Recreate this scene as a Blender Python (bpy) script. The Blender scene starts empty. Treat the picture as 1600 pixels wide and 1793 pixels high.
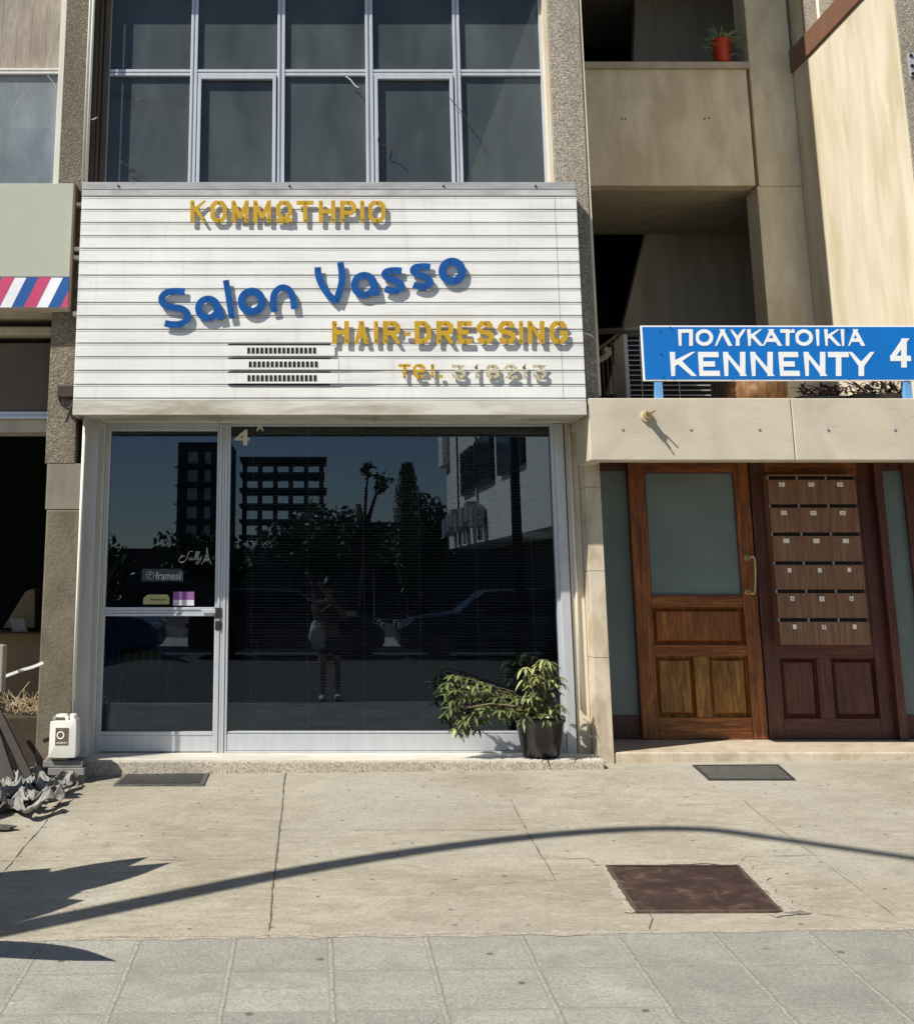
import bpy, math, random
from mathutils import Vector, noise
PI = math.pi
R = random.Random(7)
SC = bpy.context.scene
COL = SC.collection

# ------------------------------------------------------------------ camera, sky, sun, exposure
CX, CY, F = 550., 513., 2200.            # principal point and focal length of the 1600x1793 photograph
PITCH = math.atan(502 / 2200.)
YC, CZ = 8.78, 1.25                      # distance to the shop front and camera height, metres
cam = bpy.data.cameras.new('camera'); co = bpy.data.objects.new('camera', cam); COL.objects.link(co)
co.location = (0, -YC, CZ); co.rotation_euler = (PI / 2 + PITCH, 0, 0)
cam.sensor_fit = 'VERTICAL'; cam.sensor_height = 24; cam.sensor_width = 24
cam.lens = F / 1793 * 24
cam.shift_x = (800 - CX) / 1793; cam.shift_y = -(896.5 - CY) / 1793
cam.clip_start = 0.02; cam.clip_end = 1500
SC.camera = co

SUN = Vector((1.45, 1.0, -1.94)).normalized()
w = bpy.data.worlds.new('World'); SC.world = w; w.use_nodes = True
nt = w.node_tree; sky = nt.nodes.new('ShaderNodeTexSky'); sky.sky_type = 'NISHITA'; sky.sun_disc = False
sky.sun_elevation = math.asin(-SUN.z); sky.sun_rotation = math.atan2(-SUN.x, -SUN.y) % (2 * PI)
sky.air_density = 1.0; sky.dust_density = 0.1; sky.ozone_density = 2.5; sky.altitude = 800
bg = nt.nodes['Background']; nt.links.new(sky.outputs[0], bg.inputs[0]); bg.inputs[1].default_value = 0.07
sl = bpy.data.lights.new('sun', 'SUN'); sl.energy = 5.0; sl.angle = math.radians(0.5); sl.color = (1, .95, .85)
so = bpy.data.objects.new('sun', sl); COL.objects.link(so); so.location = (-12, -14, 20)
so.rotation_euler = SUN.to_track_quat('-Z', 'Y').to_euler()
SC.view_settings.view_transform = 'Standard'; SC.view_settings.look = 'None'
SC.view_settings.exposure = 0.5; SC.view_settings.gamma = 1
SC.cycles.max_bounces = 8; SC.cycles.transparent_max_bounces = 12
SC.cycles.use_denoising = True

# survey helper: a point read off the photograph, on the vertical plane at depth y, in metres
_c, _s = math.cos(PITCH), math.sin(PITCH)
def _ray(px, py):
    a, b = (px - CX) / F, (CY - py) / F
    return a, _c - b * _s, _s + b * _c
def P(px, py, y):
    r = _ray(px, py); t = (y + YC) / r[1]
    return r[0] * t, CZ + r[2] * t
def G(px, py):
    r = _ray(px, py); k = .053
    t = (-1.225 - CS * .6 + k * (.46 - YC)) / (r[2] - k * r[1] - CS * r[0])
    for _ in range(12):                   # settle on the real pavement height
        x, y = r[0] * t, -YC + t * r[1]
        t = (gz(y, x) - CZ) / r[2]
    return r[0] * t, -YC + t * r[1]
CS = .0115                               # the pavement also rises gently to the right
def gz(y, x=0.0):                         # pavement height
    if y < -4.9: y = -4.9
    if y > 0.6: y = 0.6
    q = max(0., min(1., (y + 1.7) / 1.25)); q = q * q * (3 - 2 * q)   # eases up to the thresholds
    return CZ - 1.225 + .04 * q + .053 * (y + .46) + CS * (max(-14, min(16, x)) - .6)
def rect(x0, y0, x1, y1, d):              # top-left pixel, bottom-right pixel, depth -> X0, X1, Z0, Z1
    a = P(x0, y0, d); b = P(x1, y1, d)
    return a[0], b[0], b[1], a[1]

# ------------------------------------------------------------------ materials
def lin(c):
    return tuple(((v / 255 + .055) / 1.055) ** 2.4 if v > 10 else v / 255 / 12.92 for v in c) + (1,)
MATS = {}
class NT:
    def __init__(s, name):
        s.m = bpy.data.materials.new(name); s.m.use_nodes = True; s.t = s.m.node_tree
        s.b = s.t.nodes['Principled BSDF']; s.o = s.t.nodes['Material Output']
        MATS[name] = s.m
    def n(s, t, **k):
        x = s.t.nodes.new(t)
        for a, b in k.items():
            if a.startswith('_'): x.inputs[int(a[1:])].default_value = b
            else: setattr(x, a, b)
        return x
    def l(s, a, b): s.t.links.new(a, b)
    def pos(s, scale=(1, 1, 1), loc=(0, 0, 0)):
        g = s.n('ShaderNodeNewGeometry'); m = s.n('ShaderNodeMapping')
        m.inputs['Scale'].default_value = scale; m.inputs['Location'].default_value = loc
        s.l(g.outputs['Position'], m.inputs[0]); return m.outputs[0]
    def noise(s, vec, scale, detail=4, rough=.6, dist=0):
        x = s.n('ShaderNodeTexNoise'); s.l(vec, x.inputs['Vector']); x.inputs['Scale'].default_value = scale
        x.inputs['Detail'].default_value = detail; x.inputs['Roughness'].default_value = rough
        x.inputs['Distortion'].default_value = dist; return x.outputs['Fac']
    def ramp(s, fac, stops):
        x = s.n('ShaderNodeValToRGB'); s.l(fac, x.inputs[0]); e = x.color_ramp.elements
        while len(e) < len(stops): e.new(.5)
        for i, (p, c) in enumerate(stops):
            e[i].position = p; e[i].color = c if len(c) == 4 else tuple(c) + (1,)
        return x.outputs[0]
    def mix(s, fac, a, b, mode='MIX'):
        x = s.n('ShaderNodeMix', data_type='RGBA', blend_type=mode)
        if isinstance(fac, (int, float)): x.inputs[0].default_value = fac
        else: s.l(fac, x.inputs[0])
        for i, v in ((6, a), (7, b)):
            if isinstance(v, tuple): x.inputs[i].default_value = v if len(v) == 4 else v + (1,)
            else: s.l(v, x.inputs[i])
        return x.outputs[2]
    def math(s, op, a, b=0.0, c=None):
        x = s.n('ShaderNodeMath', operation=op)
        for i, v in enumerate((a, b, c)):
            if v is None: continue
            if isinstance(v, (int, float)): x.inputs[i].default_value = v
            else: s.l(v, x.inputs[i])
        return x.outputs[0]
    def bump(s, h, strength, dist=.01):
        x = s.n('ShaderNodeBump'); x.inputs['Strength'].default_value = strength; x.inputs['Distance'].default_value = dist
        s.l(h, x.inputs['Height']); s.l(x.outputs[0], s.b.inputs['Normal'])
    def col(s, c, rough=.7, metal=0, spec=None):
        if isinstance(c, tuple): s.b.inputs['Base Color'].default_value = c if len(c) == 4 else c + (1,)
        else: s.l(c, s.b.inputs['Base Color'])
        s.b.inputs['Roughness'].default_value = rough; s.b.inputs['Metallic'].default_value = metal
        if spec is not None: s.b.inputs['Specular IOR Level'].default_value = spec
        return s.m
def g3(v): return (v, v, v, 1)
def sc3(c, f): return tuple(x * f for x in c[:3]) + (1,)

def plain(name, c, rough=.6, metal=0, var=.15, scale=6, bump=0, stretch=(1, 1, 1)):
    s = NT(name); p = s.pos(stretch)
    n1 = s.noise(p, scale, 6, .65)
    colr = s.ramp(n1, [(.3, sc3(c, 1 - var)), (.7, sc3(c, 1 + var * .6))])
    s.col(colr, rough, metal)
    if bump: s.bump(s.noise(p, scale * 8, 5, .7), bump, .004)
    return s.m

def streaky(name, c, dirt, amount=.5, rough=.75, bump=.15, vs=(3, 3, .35), thr=(.45, .75)):
    s = NT(name); a = s.pos(vs); b = s.pos()
    n1 = s.noise(a, 2.2, 7, .6, .4); n2 = s.noise(b, 1.3, 5, .6, .6); n3 = s.noise(b, 40, 4, .7)
    base = s.ramp(n2, [(.25, sc3(c, .88)), (.75, sc3(c, 1.08))])
    f = s.ramp(s.math('MULTIPLY', n1, s.math('ADD', n2, .55)), [(thr[0], g3(0)), (thr[1], g3(1))])
    f2 = s.math('MULTIPLY', f, amount)
    x = s.mix(f2, base, dirt)
    x = s.mix(s.math('MULTIPLY', n3, .25), x, sc3(c, .6))
    s.col(x, rough); s.bump(n3, bump, .004); return s.m

def aggregate(name, c1, c2, c3, scale=130):
    s = NT(name); p = s.pos()
    v = s.n('ShaderNodeTexVoronoi'); s.l(p, v.inputs['Vector']); v.inputs['Scale'].default_value = scale
    n = s.noise(p, 60, 5, .75); big = s.noise(s.pos((2, 2, .6)), 1.5, 6, .6, .5)
    a = s.ramp(v.outputs['Color'], [(.15, c1), (.5, c2), (.9, c3)])
    a = s.mix(s.ramp(n, [(.42, g3(0)), (.6, g3(.8))]), a, sc3(c1, .7))
    a = s.mix(s.ramp(big, [(.4, g3(0)), (.68, g3(.55))]), a, sc3(c1, .6))
    s.col(a, .9); s.bump(s.math('ADD', v.outputs['Distance'], n), .8, .008); return s.m

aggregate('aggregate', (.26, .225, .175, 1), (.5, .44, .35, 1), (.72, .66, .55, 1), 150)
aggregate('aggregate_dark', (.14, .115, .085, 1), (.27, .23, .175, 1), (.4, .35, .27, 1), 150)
streaky('render_rough', (.185, .155, .11, 1), (.1, .08, .055, 1), .8, .95, 1.6, (2.5, 2.5, 1.5), (.4, .7))
streaky('stucco', (.27, .235, .185, 1), (.12, .1, .08, 1), .6, .92, .5, (2, 2, .5))
streaky('plaster', (.86, .76, .57, 1), (.56, .47, .31, 1), .8, .85, .3, (2.2, 2.2, .8), (.34, .66))
streaky('plaster_pale', (.72, .65, .52, 1), (.48, .4, .24, 1), .75, .85, .3, (1.4, 2.2, .4), (.4, .7))
streaky('interior_plaster', (.52, .47, .38, 1), (.1, .09, .07, 1), .4, .9, .1)
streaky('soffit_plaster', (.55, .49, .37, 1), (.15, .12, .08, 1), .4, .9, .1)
# off-white canopy slabs, board marks
s = NT('canopy_stone'); p = s.pos((1, 1, 5)); q = s.pos()
c = s.ramp(s.noise(q, 2, 6, .6, .6), [(.3, (.44, .385, .3, 1)), (.7, (.6, .53, .42, 1))])
c = s.mix(s.ramp(s.noise(p, 5, 7, .7, .3), [(.55, g3(0)), (.75, g3(.35))]), c, (.3, .24, .17, 1))
s.col(c, .75); s.bump(s.noise(p, 9, 6, .7), .12, .005)
# marble
s = NT('marble'); p = s.pos((1.2, 1, .8)); n = s.noise(p, 3.5, 8, .65, 1.6)
c = s.ramp(n, [(.3, (.36, .29, .2, 1)), (.5, (.52, .44, .33, 1)), (.7, (.62, .55, .44, 1))])
c = s.mix(s.ramp(s.noise(s.pos((2, 2, .5)), 6, 6, .6, 3), [(.48, g3(0)), (.5, g3(.3)), (.52, g3(0))]), c, (.3, .22, .14, 1))
s.col(c, .42)
# terrazzo
s = NT('terrazzo'); p = s.pos(); v = s.n('ShaderNodeTexVoronoi'); s.l(p, v.inputs['Vector']); v.inputs['Scale'].default_value = 170
c = s.ramp(v.outputs['Color'], [(.2, (.2, .17, .12, 1)), (.5, (.42, .37, .3, 1)), (.8, (.62, .56, .46, 1))])
c = s.mix(s.ramp(s.noise(p, 5, 5, .6), [(.4, g3(0)), (.7, g3(.5))]), c, (.28, .23, .16, 1))
s.col(c, .7); s.bump(v.outputs['Distance'], .2, .002)
s = NT('sill_marble'); c = s.ramp(s.noise(s.pos((.6, 2, 1)), 4, 8, .7, 1), [(.3, (.42, .38, .32, 1)), (.7, (.68, .64, .56, 1))]); s.col(c, .5)
# painted aluminium of the sign box
s = NT('sign_white'); q = s.pos()
n1 = s.noise(s.pos((.5, 1, 7)), 2.5, 7, .65, .6); n2 = s.noise(s.pos((7, 1, .7)), 2.0, 7, .7, .4); n3 = s.noise(q, 1.7, 4, .6)
c = s.ramp(n3, [(.3, (.7, .695, .67, 1)), (.7, (.82, .82, .8, 1))])
c = s.mix(s.ramp(n1, [(.48, g3(0)), (.75, g3(.42))]), c, (.5, .47, .4, 1))
c = s.mix(s.ramp(s.noise(s.pos((26, 1, .9)), 1.6, 6, .7, .2), [(.6, g3(0)), (.78, g3(.4))]), c, (.42, .35, .24, 1))
c = s.mix(s.ramp(n2, [(.56, g3(0)), (.8, g3(.4))]), c, (.4, .37, .3, 1))
s.col(c, .42)
streaky('sign_white_dirty', (.68, .65, .57, 1), (.25, .21, .14, 1), .8, .5, .05, (.8, 1, 5), (.4, .7))
streaky('sign_grime', (.55, .55, .53, 1), (.22, .21, .19, 1), .7, .5, .1, (2, 1, 3), (.4, .7))
plain('sign_cap', (.43, .43, .42, 1), .4, .3, .25, 5, 0, (1, 1, 6))
plain('frame_alu', (.55, .57, .6, 1), .38, .35, .1, 8, 0, (3, 3, .4))
plain('frame_cream', (.62, .6, .54, 1), .45, .1, .1, 6, 0, (3, 3, .4))
plain('sheet_metal', (.56, .56, .55, 1), .4, .3, .14, 3, 0, (2, 2, .5))
plain('white_pvc', (.74, .71, .62, 1), .4, 0, .1)
plain('black', (.012, .012, .012, 1), .6)
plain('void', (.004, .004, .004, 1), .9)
plain('yellow_paint', (.52, .31, .015, 1), .42, 0, .18, 14)
plain('yellow_edge', (.55, .36, .04, 1), .5)
plain('cream_paint', (.5, .45, .3, 1), .5, 0, .25, 25)
plain('blue_paint', (.003, .075, .29, 1), .32, 0, .2, 10)
plain('screw', (.03, .02, .015, 1), .5, .5)
plain('address_blue', (.003, .15, .5, 1), .4, 0, .06, 3)
plain('sign_lettering', (.8, .8, .8, 1), .45, 0, .04)
plain('post_blue', (.13, .33, .62, 1), .45)
plain('neighbour_panel', (.4, .42, .35, 1), .5, 0, .05, 1.5)
plain('stripe_red', (.55, .055, .15, 1), .45)
plain('stripe_white', (.78, .78, .82, 1), .45)
plain('stripe_blue', (.01, .09, .3, 1), .45)
plain('roller_brown', (.11, .075, .055, 1), .6)
plain('dark_metal', (.05, .05, .05, 1), .5, .3)
plain('grille_grey', (.42, .42, .44, 1), .4, .2)
plain('black_metal', (.02, .02, .022, 1), .45, .2)
plain('brown_paint', (.19, .095, .06, 1), .6)
plain('brown_strip', (.12, .09, .06, 1), .8, 0, .4, 5, .2, (6, 6, .5))
plain('brass', (.6, .45, .22, 1), .28, .9)
plain('white_label', (.9, .88, .8, 1), .6, 0, .05)
plain('ink', (.03, .03, .03, 1), .6)
plain('ink_faint', (.3, .25, .22, 1), .6)
plain('red_pot', (.5, .035, .01, 1), .4)
plain('black_pot', (.01, .01, .011, 1), .16, 0, .4, 30)
plain('soil', (.05, .035, .022, 1), .95, 0, .4, 30, .6)
plain('leaf', (.12, .15, .045, 1), .5, 0, .5, 13)
plain('leaf_yellow', (.32, .33, .12, 1), .5, 0, .4, 14)
plain('leaf_dark', (.045, .08, .03, 1), .5, 0, .4, 9)
plain('leaf_purple', (.05, .03, .04, 1), .5, 0, .4, 9)
plain('spider_leaf', (.34, .42, .24, 1), .5, 0, .4, 20)
plain('stem', (.16, .13, .07, 1), .8)
plain('bark', (.06, .045, .03, 1), .9, 0, .3, 8, .5)
plain('dry_grass', (.42, .33, .2, 1), .85, 0, .4, 14)
plain('timber_grey', (.3, .26, .2, 1), .85, 0, .3, 5, .3, (8, 8, .6))
plain('timber_dark', (.03, .022, .018, 1), .8, 0, .4, 6, .3, (8, 8, .6))
plain('cardboard', (.26, .17, .09, 1), .85, 0, .1)
plain('paper', (.7, .7, .66, 1), .7)
plain('rubble', (.3, .28, .24, 1), .9, 0, .35, 9, .5)
plain('rubble_dark', (.07, .065, .06, 1), .9, 0, .4, 9, .5)
plain('slab_grey', (.22, .21, .2, 1), .9, 0, .2, 9, .3)
plain('joint_dark', (.13, .105, .075, 1), .95, 0, .4, 20)
plain('cement_pale', (.42, .37, .3, 1), .95, 0, .45, 60, 1)
plain('asphalt', (.05, .05, .052, 1), .85, 0, .2, 8, .3)
plain('kerb_stone', (.42, .4, .36, 1), .85, 0, .15, 4)
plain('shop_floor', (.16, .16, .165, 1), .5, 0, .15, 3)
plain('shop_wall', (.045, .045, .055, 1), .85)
plain('furniture_purple', (.2, .15, .22, 1), .6)
plain('wood_plain', (.25, .15, .07, 1), .6)
plain('chair_white', (.8, .8, .78, 1), .4)
plain('denim_blue', (.08, .16, .7, 1), .8, 0, .3, 20, .4)
plain('slat_grey', (.66, .65, .62, 1), .5, 0)
plain('sticker_teal', (.02, .035, .045, 1), .4)
plain('sticker_olive', (.42, .4, .17, 1), .6)
plain('sticker_purple', (.25, .09, .28, 1), .5)
plain('sticker_white', (.62, .6, .66, 1), .5)
plain('etched', (.42, .42, .41, 1), .6)
plain('number_cream', (.6, .57, .5, 1), .5)
plain('skin', (.42, .24, .16, 1), .5)
plain('hair_dark', (.02, .013, .01, 1), .5)
plain('shirt_grey', (.12, .1, .1, 1), .8)
plain('shorts_navy', (.02, .02, .035, 1), .8)
plain('bag_white', (.7, .7, .66, 1), .8)
plain('shoe_white', (.6, .6, .58, 1), .6)
plain('phone_black', (.01, .01, .01, 1), .2)
plain('car_dark', (.03, .035, .04, 1), .25, .3)
plain('car_blue', (.03, .05, .09, 1), .25, .3)
plain('car_silver', (.3, .31, .32, 1), .3, .5)
plain('car_glass', (.02, .025, .03, 1), .08)
plain('rubber', (.015, .015, .015, 1), .8)
plain('lamp_lens', (.7, .7, .68, 1), .2)
plain('white_render', (.9, .89, .84, 1), .85, 0, .04, 1)
plain('far_concrete', (.09, .088, .082, 1), .9)
plain('pole_grey', (.2, .2, .2, 1), .5, .4)
plain('wool_white', (.78, .78, .75, 1), .8)
plain('jerrycan', (.75, .74, .66, 1), .35, 0, .05)
plain('jerrycan_liquid', (.62, .58, .4, 1), .4, 0, .08)
plain('can_label', (.13, .09, .07, 1), .5)
plain('rag_grey', (.24, .235, .215, 1), .95, 0, .5, 7, .5)

def wood(name, dark, mid, light, rough=.42, sc=(14, 14, 1.1), flip=False):
    s = NT(name); st = sc if not flip else (sc[2], sc[1], sc[0])
    p = s.pos(st); n = s.noise(p, 2.2, 8, .62, 1.4); n2 = s.noise(p, 9, 5, .7, .3); n3 = s.noise(s.pos(), 1.6, 4, .6)
    c = s.ramp(n, [(.32, dark), (.5, mid), (.68, light)])
    c = s.mix(s.ramp(n2, [(.45, g3(0)), (.65, g3(.75))]), c, dark)
    c = s.mix(s.ramp(n3, [(.4, g3(0)), (.7, g3(.45))]), c, sc3(dark, .8))
    s.col(c, rough); s.bump(n2, .15, .003); return s.m
wood('oak', (.08, .022, .005, 1), (.29, .085, .012, 1), (.5, .175, .025, 1))
wood('oak_across', (.08, .022, .005, 1), (.29, .085, .012, 1), (.5, .175, .025, 1), flip=True)
wood('oak_worn', (.07, .026, .005, 1), (.27, .11, .015, 1), (.52, .27, .05, 1))
wood('mahogany', (.05, .015, .01, 1), (.11, .032, .021, 1), (.17, .055, .034, 1))
wood('mahogany_across', (.05, .015, .01, 1), (.11, .032, .021, 1), (.17, .055, .034, 1), flip=True)
wood('laminate', (.15, .072, .038, 1), (.25, .13, .07, 1), (.35, .21, .125, 1), .5, (9, 9, .5))
wood('beech', (.24, .2, .16, 1), (.34, .29, .235, 1), (.42, .37, .31, 1), .8, (6, 6, 1))

def glass(name, tint, dust=0.0, dustcol=(.4, .42, .42, 1), refl=1.0, veil=0.0):
    s = NT(name); t = s.t; t.nodes.remove(s.b)
    fr = s.n('ShaderNodeFresnel'); fr.inputs[0].default_value = 1.52
    tr = s.n('ShaderNodeBsdfTransparent'); tr.inputs[0].default_value = tint
    gl = s.n('ShaderNodeBsdfGlossy'); gl.inputs['Roughness'].default_value = 0.0
    gl.inputs[0].default_value = (.7, .84, 1, 1)
    f2 = s.math('MULTIPLY', fr.outputs[0], 1.8 * refl)
    mx = s.n('ShaderNodeMixShader'); s.l(f2, mx.inputs[0]); s.l(tr.outputs[0], mx.inputs[1]); s.l(gl.outputs[0], mx.inputs[2])
    out = mx.outputs[0]
    if dust:
        df = s.n('ShaderNodeBsdfDiffuse')
        n = s.noise(s.pos((2.2, 2.2, .7)), 2.0, 5, .6, .4); n2 = s.noise(s.pos(), 1.1, 4, .6, .5)
        c = s.ramp(n, [(.3, sc3(dustcol, .9)), (.7, sc3(dustcol, 1.15))]); s.l(c, df.inputs[0])
        m2 = s.n('ShaderNodeMixShader')
        s.l(s.math('MULTIPLY', s.math('ADD', s.math('MULTIPLY', n, .5), n2), dust), m2.inputs[0])
        s.l(out, m2.inputs[1]); s.l(df.outputs[0], m2.inputs[2]); out = m2.outputs[0]
    s.l(out, s.o.inputs[0]); return s.m
glass('shop_glass', (.6, .61, .62, 1), .002, refl=.88)
glass('dusty_glass', (.3, .34, .36, 1), .24, (.29, .34, .355, 1), .4)
glass('hazy_glass', (.5, .52, .54, 1), .5, (.4, .46, .5, 1), .5)
glass('curtain_glass', (.85, .85, .85, 1), .1)
s = NT('frosted_glass'); s.col(s.ramp(s.noise(s.pos(), 1.2, 3, .5), [(.3, (.13, .175, .17, 1)), (.7, (.19, .24, .235, 1))]), .22)

# concrete apron
s = NT('concrete'); p = s.pos(); ps = s.pos((.35, 1, 1))
n1 = s.noise(p, 1.1, 7, .62, .8); n2 = s.noise(ps, 7, 7, .7, 1.0); n3 = s.noise(p, 55, 4, .75); n4 = s.noise(p, .55, 4, .5, .5)
c = s.ramp(n1, [(.28, (.215, .185, .13, 1)), (.5, (.3, .27, .21, 1)), (.72, (.39, .36, .29, 1))])
c = s.mix(s.ramp(n2, [(.48, g3(0)), (.68, g3(.6))]), c, (.19, .165, .12, 1))
c = s.mix(s.ramp(s.noise(s.pos((.5, 1.4, 1)), 18, 6, .7, .6), [(.5, g3(0)), (.7, g3(.5))]), c, (.48, .42, .33, 1))
c = s.mix(s.ramp(n4, [(.45, g3(0)), (.62, g3(.5))]), c, (.33, .31, .27, 1))
c = s.mix(s.ramp(n3, [(.53, g3(0)), (.66, g3(.6))]), c, (.12, .105, .08, 1))
c = s.mix(s.ramp(n3, [(.26, g3(.6)), (.36, g3(0))]), c, (.55, .5, .4, 1))
v = s.n('ShaderNodeTexVoronoi', voronoi_dimensions='2D'); wp = s.n('ShaderNodeMix', data_type='RGBA', blend_type='ADD'); wp.inputs[0].default_value = .012
s.l(s.pos((1, 1, 0)), wp.inputs[6]); wq = s.n('ShaderNodeTexNoise'); wq.inputs['Scale'].default_value = 40; s.l(p, wq.inputs['Vector']); s.l(wq.outputs['Color'], wp.inputs[7])
s.l(wp.outputs[2], v.inputs['Vector']); v.inputs['Scale'].default_value = 4.6
sp = s.ramp(v.outputs['Distance'], [(.038, g3(1)), (.055, g3(0))])
pick = s.ramp(v.outputs['Color'], [(.38, g3(.75)), (.42, g3(0))])
c = s.mix(s.math('MULTIPLY', sp, pick), c, (.055, .045, .035, 1))
s.col(c, .88); s.bump(s.math('ADD', n2, s.math('MULTIPLY', n3, .6)), .3, .008)

# square paving tiles with pale mortar
TX, TP = -.692, .378
TY = (G(300, 1705)[1] + G(300, 1774)[1] + TP) / 2
s = NT('paving'); g = s.n('ShaderNodeNewGeometry'); sx = s.n('ShaderNodeSeparateXYZ'); s.l(g.outputs['Position'], sx.inputs[0])
p = s.pos(); wob = s.math('MULTIPLY', s.math('SUBTRACT', s.noise(p, 14, 4, .7), .5), .018)
u = s.math('DIVIDE', s.math('ADD', s.math('SUBTRACT', sx.outputs[0], TX), wob), TP)
v_ = s.math('DIVIDE', s.math('ADD', s.math('SUBTRACT', sx.outputs[1], TY), wob), TP)
du = s.math('ABSOLUTE', s.math('SUBTRACT', s.math('FRACT', s.math('ADD', u, .5)), .5))
dv = s.math('ABSOLUTE', s.math('SUBTRACT', s.math('FRACT', s.math('ADD', v_, .5)), .5))
mu = s.ramp(du, [(.014, g3(1)), (.024, g3(0))]); mv = s.ramp(dv, [(.006, g3(1)), (.013, g3(0))])
mort = s.math('MAXIMUM', mu, mv)
cell = s.n('ShaderNodeCombineXYZ'); s.l(s.math('FLOOR', u), cell.inputs[0]); s.l(s.math('FLOOR', v_), cell.inputs[1])
wn = s.n('ShaderNodeTexWhiteNoise'); s.l(cell.outputs[0], wn.inputs[0])
n1 = s.noise(s.pos((.6, 1, 1)), 5, 7, .68, .7); n3 = s.noise(p, 70, 4, .75)
c = s.ramp(n1, [(.3, (.215, .208, .178, 1)), (.7, (.335, .322, .28, 1))])
c = s.mix(s.math('MULTIPLY', wn.outputs[0], .65), c, (.17, .17, .152, 1))
c = s.mix(s.ramp(n3, [(.49, g3(0)), (.62, g3(.55))]), c, (.12, .112, .098, 1))
c = s.mix(s.ramp(s.noise(p, 130, 3, .7), [(.54, g3(0)), (.64, g3(.5))]), c, (.5, .48, .42, 1))
c = s.mix(s.ramp(s.noise(p, 2.2, 6, .65, 1.2), [(.5, g3(0)), (.68, g3(.45))]), c, (.16, .155, .135, 1))
cm = s.ramp(n3, [(.35, (.17, .155, .125, 1)), (.6, (.36, .335, .285, 1))])
edge = s.ramp(s.math('MINIMUM', du, s.math('ADD', dv, .01)), [(.026, g3(.8)), (.04, g3(0))])
c = s.mix(edge, c, (.17, .16, .14, 1))
c = s.mix(s.math('MULTIPLY', mort, .85), c, cm)
v = s.n('ShaderNodeTexVoronoi', voronoi_dimensions='2D'); wp = s.n('ShaderNodeMix', data_type='RGBA', blend_type='ADD'); wp.inputs[0].default_value = .012
s.l(s.pos((1, 1, 0)), wp.inputs[6]); wq = s.n('ShaderNodeTexNoise'); wq.inputs['Scale'].default_value = 40; s.l(p, wq.inputs['Vector']); s.l(wq.outputs['Color'], wp.inputs[7])
s.l(wp.outputs[2], v.inputs['Vector']); v.inputs['Scale'].default_value = 3.6
sp = s.ramp(v.outputs['Distance'], [(.045, g3(1)), (.062, g3(0))]); pick = s.ramp(v.outputs['Color'], [(.3, g3(.75)), (.34, g3(0))])
c = s.mix(s.math('MULTIPLY', sp, pick), c, (.06, .055, .05, 1))
s.col(c, .9); s.bump(s.math('ADD', mort, s.math('MULTIPLY', n3, .5)), .35, .006)
# steel covers
s = NT('rust_cover'); p = s.pos(); n = s.noise(p, 9, 7, .7, .5)
s.col(s.ramp(n, [(.32, (.022, .012, .010, 1)), (.52, (.045, .024, .019, 1)), (.68, (.11, .075, .06, 1))]), .55); s.bump(n, .5, .004)
s = NT('rust_rim'); p = s.pos(); n = s.noise(p, 30, 6, .7, .5)
s.col(s.ramp(n, [(.3, (.035, .02, .016, 1)), (.6, (.1, .065, .05, 1)), (.78, (.2, .16, .12, 1))]), .75); s.bump(n, .5, .004)
s = NT('steel_cover'); p = s.pos((2, 8, 1)); n = s.noise(p, 6, 7, .7, .5)
s.col(s.ramp(n, [(.3, (.06, .06, .055, 1)), (.6, (.13, .13, .12, 1)), (.78, (.3, .3, .28, 1))]), .55, .3)
s = NT('rusty_tin'); p = s.pos((3, 3, 1)); n = s.noise(p, 5, 7, .7, .5)
s.col(s.ramp(n, [(.3, (.06, .03, .02, 1)), (.5, (.25, .12, .05, 1)), (.7, (.45, .33, .2, 1))]), .8)

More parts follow.
